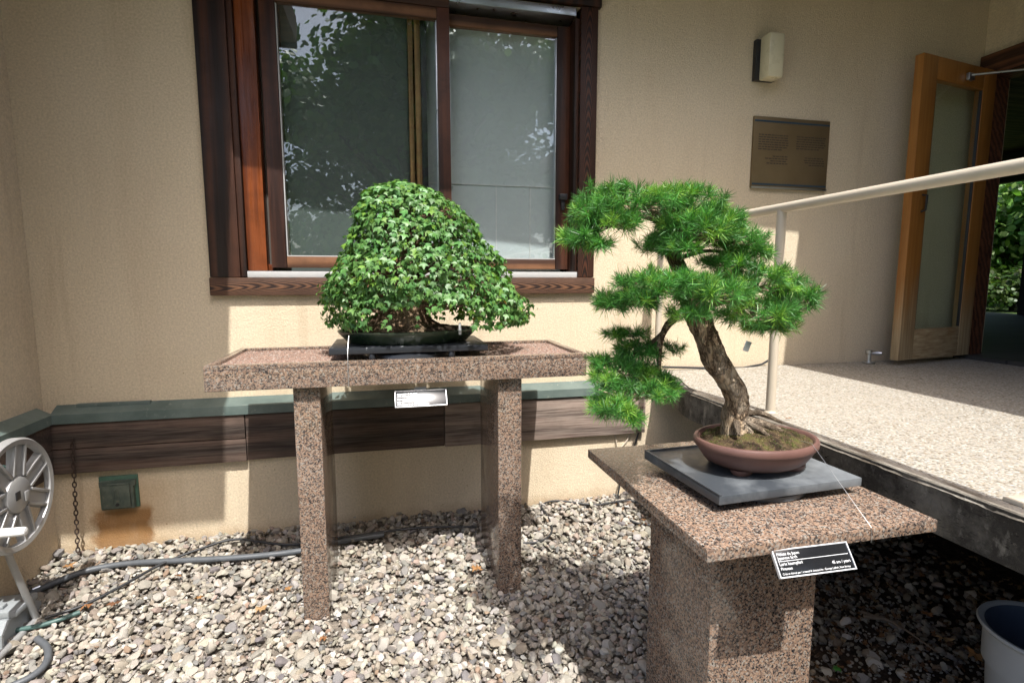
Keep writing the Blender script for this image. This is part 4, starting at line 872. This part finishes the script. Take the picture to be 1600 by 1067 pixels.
ghose('garden_hose', [(58, 997), (74, 1012), (72, 1035), (50, 1056), (10, 1075)], .011, 'rubber', 'grey hose loop curling below the sprinkler base', .004)
ghose('cable', [(800, 848), (842, 846), (862, 830), (856, 806), (846, 790), (870, 782), (930, 788), (985, 782), (1020, 800)], .0048, 'cable', 'black cable looping over the gravel right of the table leg', .004, 'cable')
ghose('cable', [(965, 782), (972, 800), (990, 815), (1030, 822)], .0048, 'cable', 'black cable loop behind the pedestal near the wall', .004, 'cable')
single('cable', MB().tube(curve_pts([at(1000, 668, W-.03), at(990, 700, W-.04), at(975, 735, W-.05), at(966, 770, W-.06), at(966, 790, W-.07)], 24), .0045, 8), M['cable'], (1.3, W-.05, 0), 'thin dark cable hanging down the wall under the terrace corner', 'cable')
single('cable', MB().tube(curve_pts([at(990, 668, W-.025), at(978, 690, W-.025), at(966, 700, W-.025), at(962, 684, W-.025), at(960, 666, W-.025)], 24), .004, 8), M['rail'], (1.2, W-.025, .3), 'tan wire drooping in a loop on the lower wall', 'cable')

# ------------------------------------------------------------------ bin under the terrace
bx, by, bz = 1.690, .935, -.105
bn = thing('bin', (bx, by, bz), 'grey plastic bin with dark blue inside below the terrace', 'bin'); h_ = .36
prof = [(0, .0), (.105, .0), (.112, .006), (.128, h_-.115), (.137, h_-.11), (.140, h_-.015), (.150, h_-.012), (.155, h_-.004), (.152, h_+.002), (.146, h_+.002), (.138, h_-.004)]
part('body', MB().lathe(prof, (bx, by, bz), 56), M['bucket'], bn); part('lining', MB().lathe([(.1375, h_-.004), (.1335, h_-.06), (.112, h_-.2), (.098, .02), (0, .02)], (bx, by, bz), 48), M['bucket_in'], bn)

# ------------------------------------------------------------------ litter: dead leaves, twigs, sprout
def dry_leaf_mesh(seed):
    rr = random.Random(seed); n = 16; V = [(0, 0, .25)]
    for k in range(n):
        a = 2*math.pi*k/n; r_ = (1 if k % 2 == 0 else .55)*rr.uniform(.7, 1.1); V.append((r_*math.cos(a), .75*r_*math.sin(a), rr.uniform(-.05, .45)))
    return tmesh('dead_leaf', V, [(0, 1+k, 1+(k+1) % n) for k in range(n)], [(.30, .155, .06), (.24, .11, .045), (.15, .07, .035), (.34, .22, .11)][seed % 4], False)
dlm = []
for k in range(6):
    q = dry_leaf_mesh(k); q.materials.append(M['dryleaf']); dlm.append(q)
spots = [(108, 885, .030, 'pale dead leaf at the foot of the chain'), (135, 947, .034, 'big orange dead leaf by the green hose end'), (178, 944, .026, 'red brown dead leaf right of the green hose end'), (408, 952, .030, 'pointed orange dead leaf standing among stones left of the table leg'),
         (310, 934, .022, 'dark brown dead leaf lying left of the long table'), (278, 900, .018, 'small orange dead leaf just below the thick hose'), (745, 890, .036, 'cluster of orange dead leaves beside the right table leg'), (505, 998, .024, 'brown dead leaf at the foot of the left table leg'),
         (930, 868, .018, 'small orange dead leaf on lit gravel between table and pedestal'), (1475, 1000, .034, 'dark brown dead leaf in the shade near the bin'), (1525, 1025, .036, 'curled brown dead leaf touching the bin'), (1450, 960, .026, 'faded dead leaf under the terrace near a twig'), (450, 920, .020, 'tan dead leaf left of the left table leg')]
for k, (px, py, r_, lab) in enumerate(spots):
    p = gpts([(px, py)], .01, .006)[0]; o = put('dead_leaf', dlm[k % 6], None, p); o.scale = (r_,)*3; o.rotation_euler = (random.uniform(-.3, .3), random.uniform(-.3, .3), random.uniform(0, 6.3)); tag(o, lab, 'leaf', 'dead leaves on the gravel')
n = 1500; lp_ = np.column_stack([rng.uniform(1.10, 2.6, n), rng.uniform(.9, 2.5, n)]); ll = np.array([(x, y, gz(x, y)+rng.uniform(0, .02)) for x, y in lp_])
lv_ = [np.array([v.co[:] for v in q.vertices]) for q in dlm]; lf_ = [np.array([tuple(f.vertices) for f in q.polygons]) for q in dlm]
me = scatter_mesh('leaf_litter', lv_, lf_, rand_rot(n, .5)*rng.uniform(.006, .02, n)[:, None, None], ll, np.array([(.10, .05, .025), (.16, .08, .035), (.07, .04, .022), (.2, .13, .07)])[rng.integers(0, 4, n)], False); me.materials.append(M['dryleaf'])
o = put('leaf_litter', me); tag(o, 'dry brown leaf litter on the ground under the terrace', None, kind='stuff')
for k, (pts, r_, lab) in enumerate([([(1345, 955), (1400, 975), (1465, 1018)], .006, 'long grey twig lying on the shaded gravel'), ([(1350, 962), (1385, 968), (1410, 982)], .008, 'pale thick twig beside the long grey twig'), ([(1435, 935), (1440, 950), (1455, 962)], .003, 'thin pale bent twig in the shade under the terrace'), ([(1520, 935), (1530, 965), (1538, 990)], .003, 'thin straw leaning towards the bin')]):
    p = gpts(pts, r_, .012); single('twig', MB().tube(curve_pts(p, 14), rad_interp([r_, r_*.8, r_*.4], 14), 7, disp=bd), M['stick'], p[0], lab, 'twig', 'twigs under the terrace')
c = gpts([(1308, 1043)], .0, .02)[0]; sp = thing('sprout', c, 'tiny green seedling in the shaded gravel by the pedestal', 'seedling')
part('stem', MB().tube([c+Vector((0, 0, -.03)), c], .0012, 5), M['needle'], sp)
sl = tmesh('leaf', LT[0][0], LT[0][1], (.06, .22, .04)); sl.materials.append(M['leaf'])
for k in range(6): o = put('leaf', sl, sp); o.rotation_euler = (random.uniform(-.4, .2), 0, k*1.05); o.scale = (.016,)*3
c = atz(1222, 653, TZ+.002); o = put('dead_leaf', dlm[1], None, c+Vector((.01, -.02, .004))); o.scale = (.018, .008, .008); tag(o, 'thin brown dead leaf on the terrace beside the rail post', 'leaf', 'dead leaves on the gravel')

# ------------------------------------------------------------------ trees: behind the viewer (seen mirrored in the window) and beyond the doorway
outl = [(0, 0), (-.45, .2), (-.48, .65), (.03, 1), (.52, .6), (.42, .15)]
TL = [leaf_template(.12, .15, 40+k) for k in range(3)]
def tree(name, base, clumps, n, size, label, dark=1.0, trunk_r=.16, group=None):
    t = thing(name, base, label, 'tree', group); b = Vector(base)
    cl = [(Vector(c), Vector(r_)) for c, r_ in clumps]; top_ = max(cl, key=lambda q: q[0].z)[0]
    mb = MB().tube(curve_pts([b+Vector((0, 0, -.3)), b+Vector((.05, 0, 1)), b.lerp(top_, .5), top_], 24), rad_interp([trunk_r*1.3, trunk_r, trunk_r*.6, .02], 24), 14, disp=lambda p, d, i: 1+.15*noise.noise((p.x*3+d.x, p.y*3+d.y, p.z*2)))
    for c, r_ in cl: s0 = b.lerp(top_, min(.9, max(.2, (c.z-b.z)*.55/max(.5, top_.z-b.z)))); mb.tube(curve_pts([s0, s0.lerp(c, .5)+Vector((0, 0, .15)), c+Vector((0, 0, r_.z*.3))], 10), rad_interp([trunk_r*.4, trunk_r*.22, .012], 10), 8)
    part('trunk', mb, M['bark_t'], t)
    vol = np.array([r_.x*r_.y+r_.x*r_.z+r_.y*r_.z for c, r_ in cl]); k = rng.choice(len(cl), n, p=vol/vol.sum())
    C_ = np.array([c[:] for c, r_ in cl])[k]; R_ = np.array([r_[:] for c, r_ in cl])[k]; d = rng.normal(size=(n, 3)); d /= np.linalg.norm(d, axis=1)[:, None]
    rad = rng.random((n, 1))**.45; p = C_+R_*d*rad*(1+.22*rng.normal(size=(n, 1)))
    nr = d+np.array([0, 0, .7])+rng.normal(size=(n, 3))*.5; fr = frames(nr, rng.normal(size=n)*.6, np.tile(np.array([0, 0, -1.]), (n, 1))+rng.normal(size=(n, 3))*.3)
    ti = np.array([.055, .105, .024])*dark*rng.uniform(.65, 1.5, (n, 1)); ti[:, 0] *= rng.uniform(.8, 1.3, n)
    me = scatter_mesh('crown', [q[0] for q in TL], [q[1] for q in TL], fr*(size*rng.uniform(.7, 1.25, n))[:, None, None], p-np.array(base), ti); me.materials.append(M['treeleaf'])
    o = put('crown', me, t); o['kind'] = 'stuff'; return t
def clumpset(cx, cy, cz, rx, ry, rz, n, r0, r1, seed):
    rr = random.Random(seed); out = []
    for _ in range(n):
        d = Vector((rr.gauss(0, 1), rr.gauss(0, 1), rr.gauss(0, 1))).normalized()*rr.random()**.4; q = rr.uniform(r0, r1); out.append(((cx+d.x*rx, cy+d.y*ry, cz+d.z*rz), (q*1.15, q*1.1, q*.8)))
    return out
tree('maple_tree', (1.0, -6.6, -.14), clumpset(.9, -6.3, 4.0, 3.0, 2.0, 4.0, 90, .6, 1.05, 1), 38000, .13, 'broad leafy maple across the lawn mirrored in the left window pane', 1.5, .2, 'trees across the lawn')
tree('maple_tree', (9.0, -8.5, -.14), clumpset(8.6, -8.4, 4.6, 4.0, 2.2, 3.4, 34, .8, 1.3, 2), 8000, .17, 'tall leafy maple across the lawn mirrored in the right window pane', .9, .22, 'trees across the lawn')
tree('maple_tree', (-6.5, -13, -.14), clumpset(-6.5, -13, 3.0, 3.4, 2.2, 2.2, 26, .8, 1.3, 3), 8000, .17, 'lower leafy tree far across the lawn mirrored at the window edge', .9, .18, 'trees across the lawn')
tree('garden_tree', (12.2, 7.9, .3), clumpset(12.2, 8.3, 2.5, 1.6, 2.4, 1.8, 36, .5, .9, 5), 16000, .13, 'bright green leafy tree seen through the doorway', 2.2, .1, 'greenery beyond the doorway')
tree('garden_tree', (15.5, 10.4, .3), clumpset(15.3, 10.6, 2.6, 1.6, 3.6, 2.2, 30, .7, 1.1, 9), 9000, .17, 'second leafy tree farther back beyond the doorway', 1.6, .1, 'greenery beyond the doorway')
tree('garden_shrub', (10.6, 7.0, .3), clumpset(10.6, 7.0, 1.0, .9, 1.1, .30, 10, .28, .4, 6), 3500, .07, 'low dark shrub under the tree seen through the doorway', .7, .04, 'greenery beyond the doorway')
mb = MB().box((8.25, -3, -.2), (30, 30, .62), 0); single('garden_lawn', mb, M['lawn'], (12, 8, 0), kind='structure')

# ------------------------------------------------------------------ modelling units to metres
for o in list(COL.objects):
    if o.parent is None and o.type in ('MESH', 'EMPTY'):
        o.location *= S; o.scale *= S
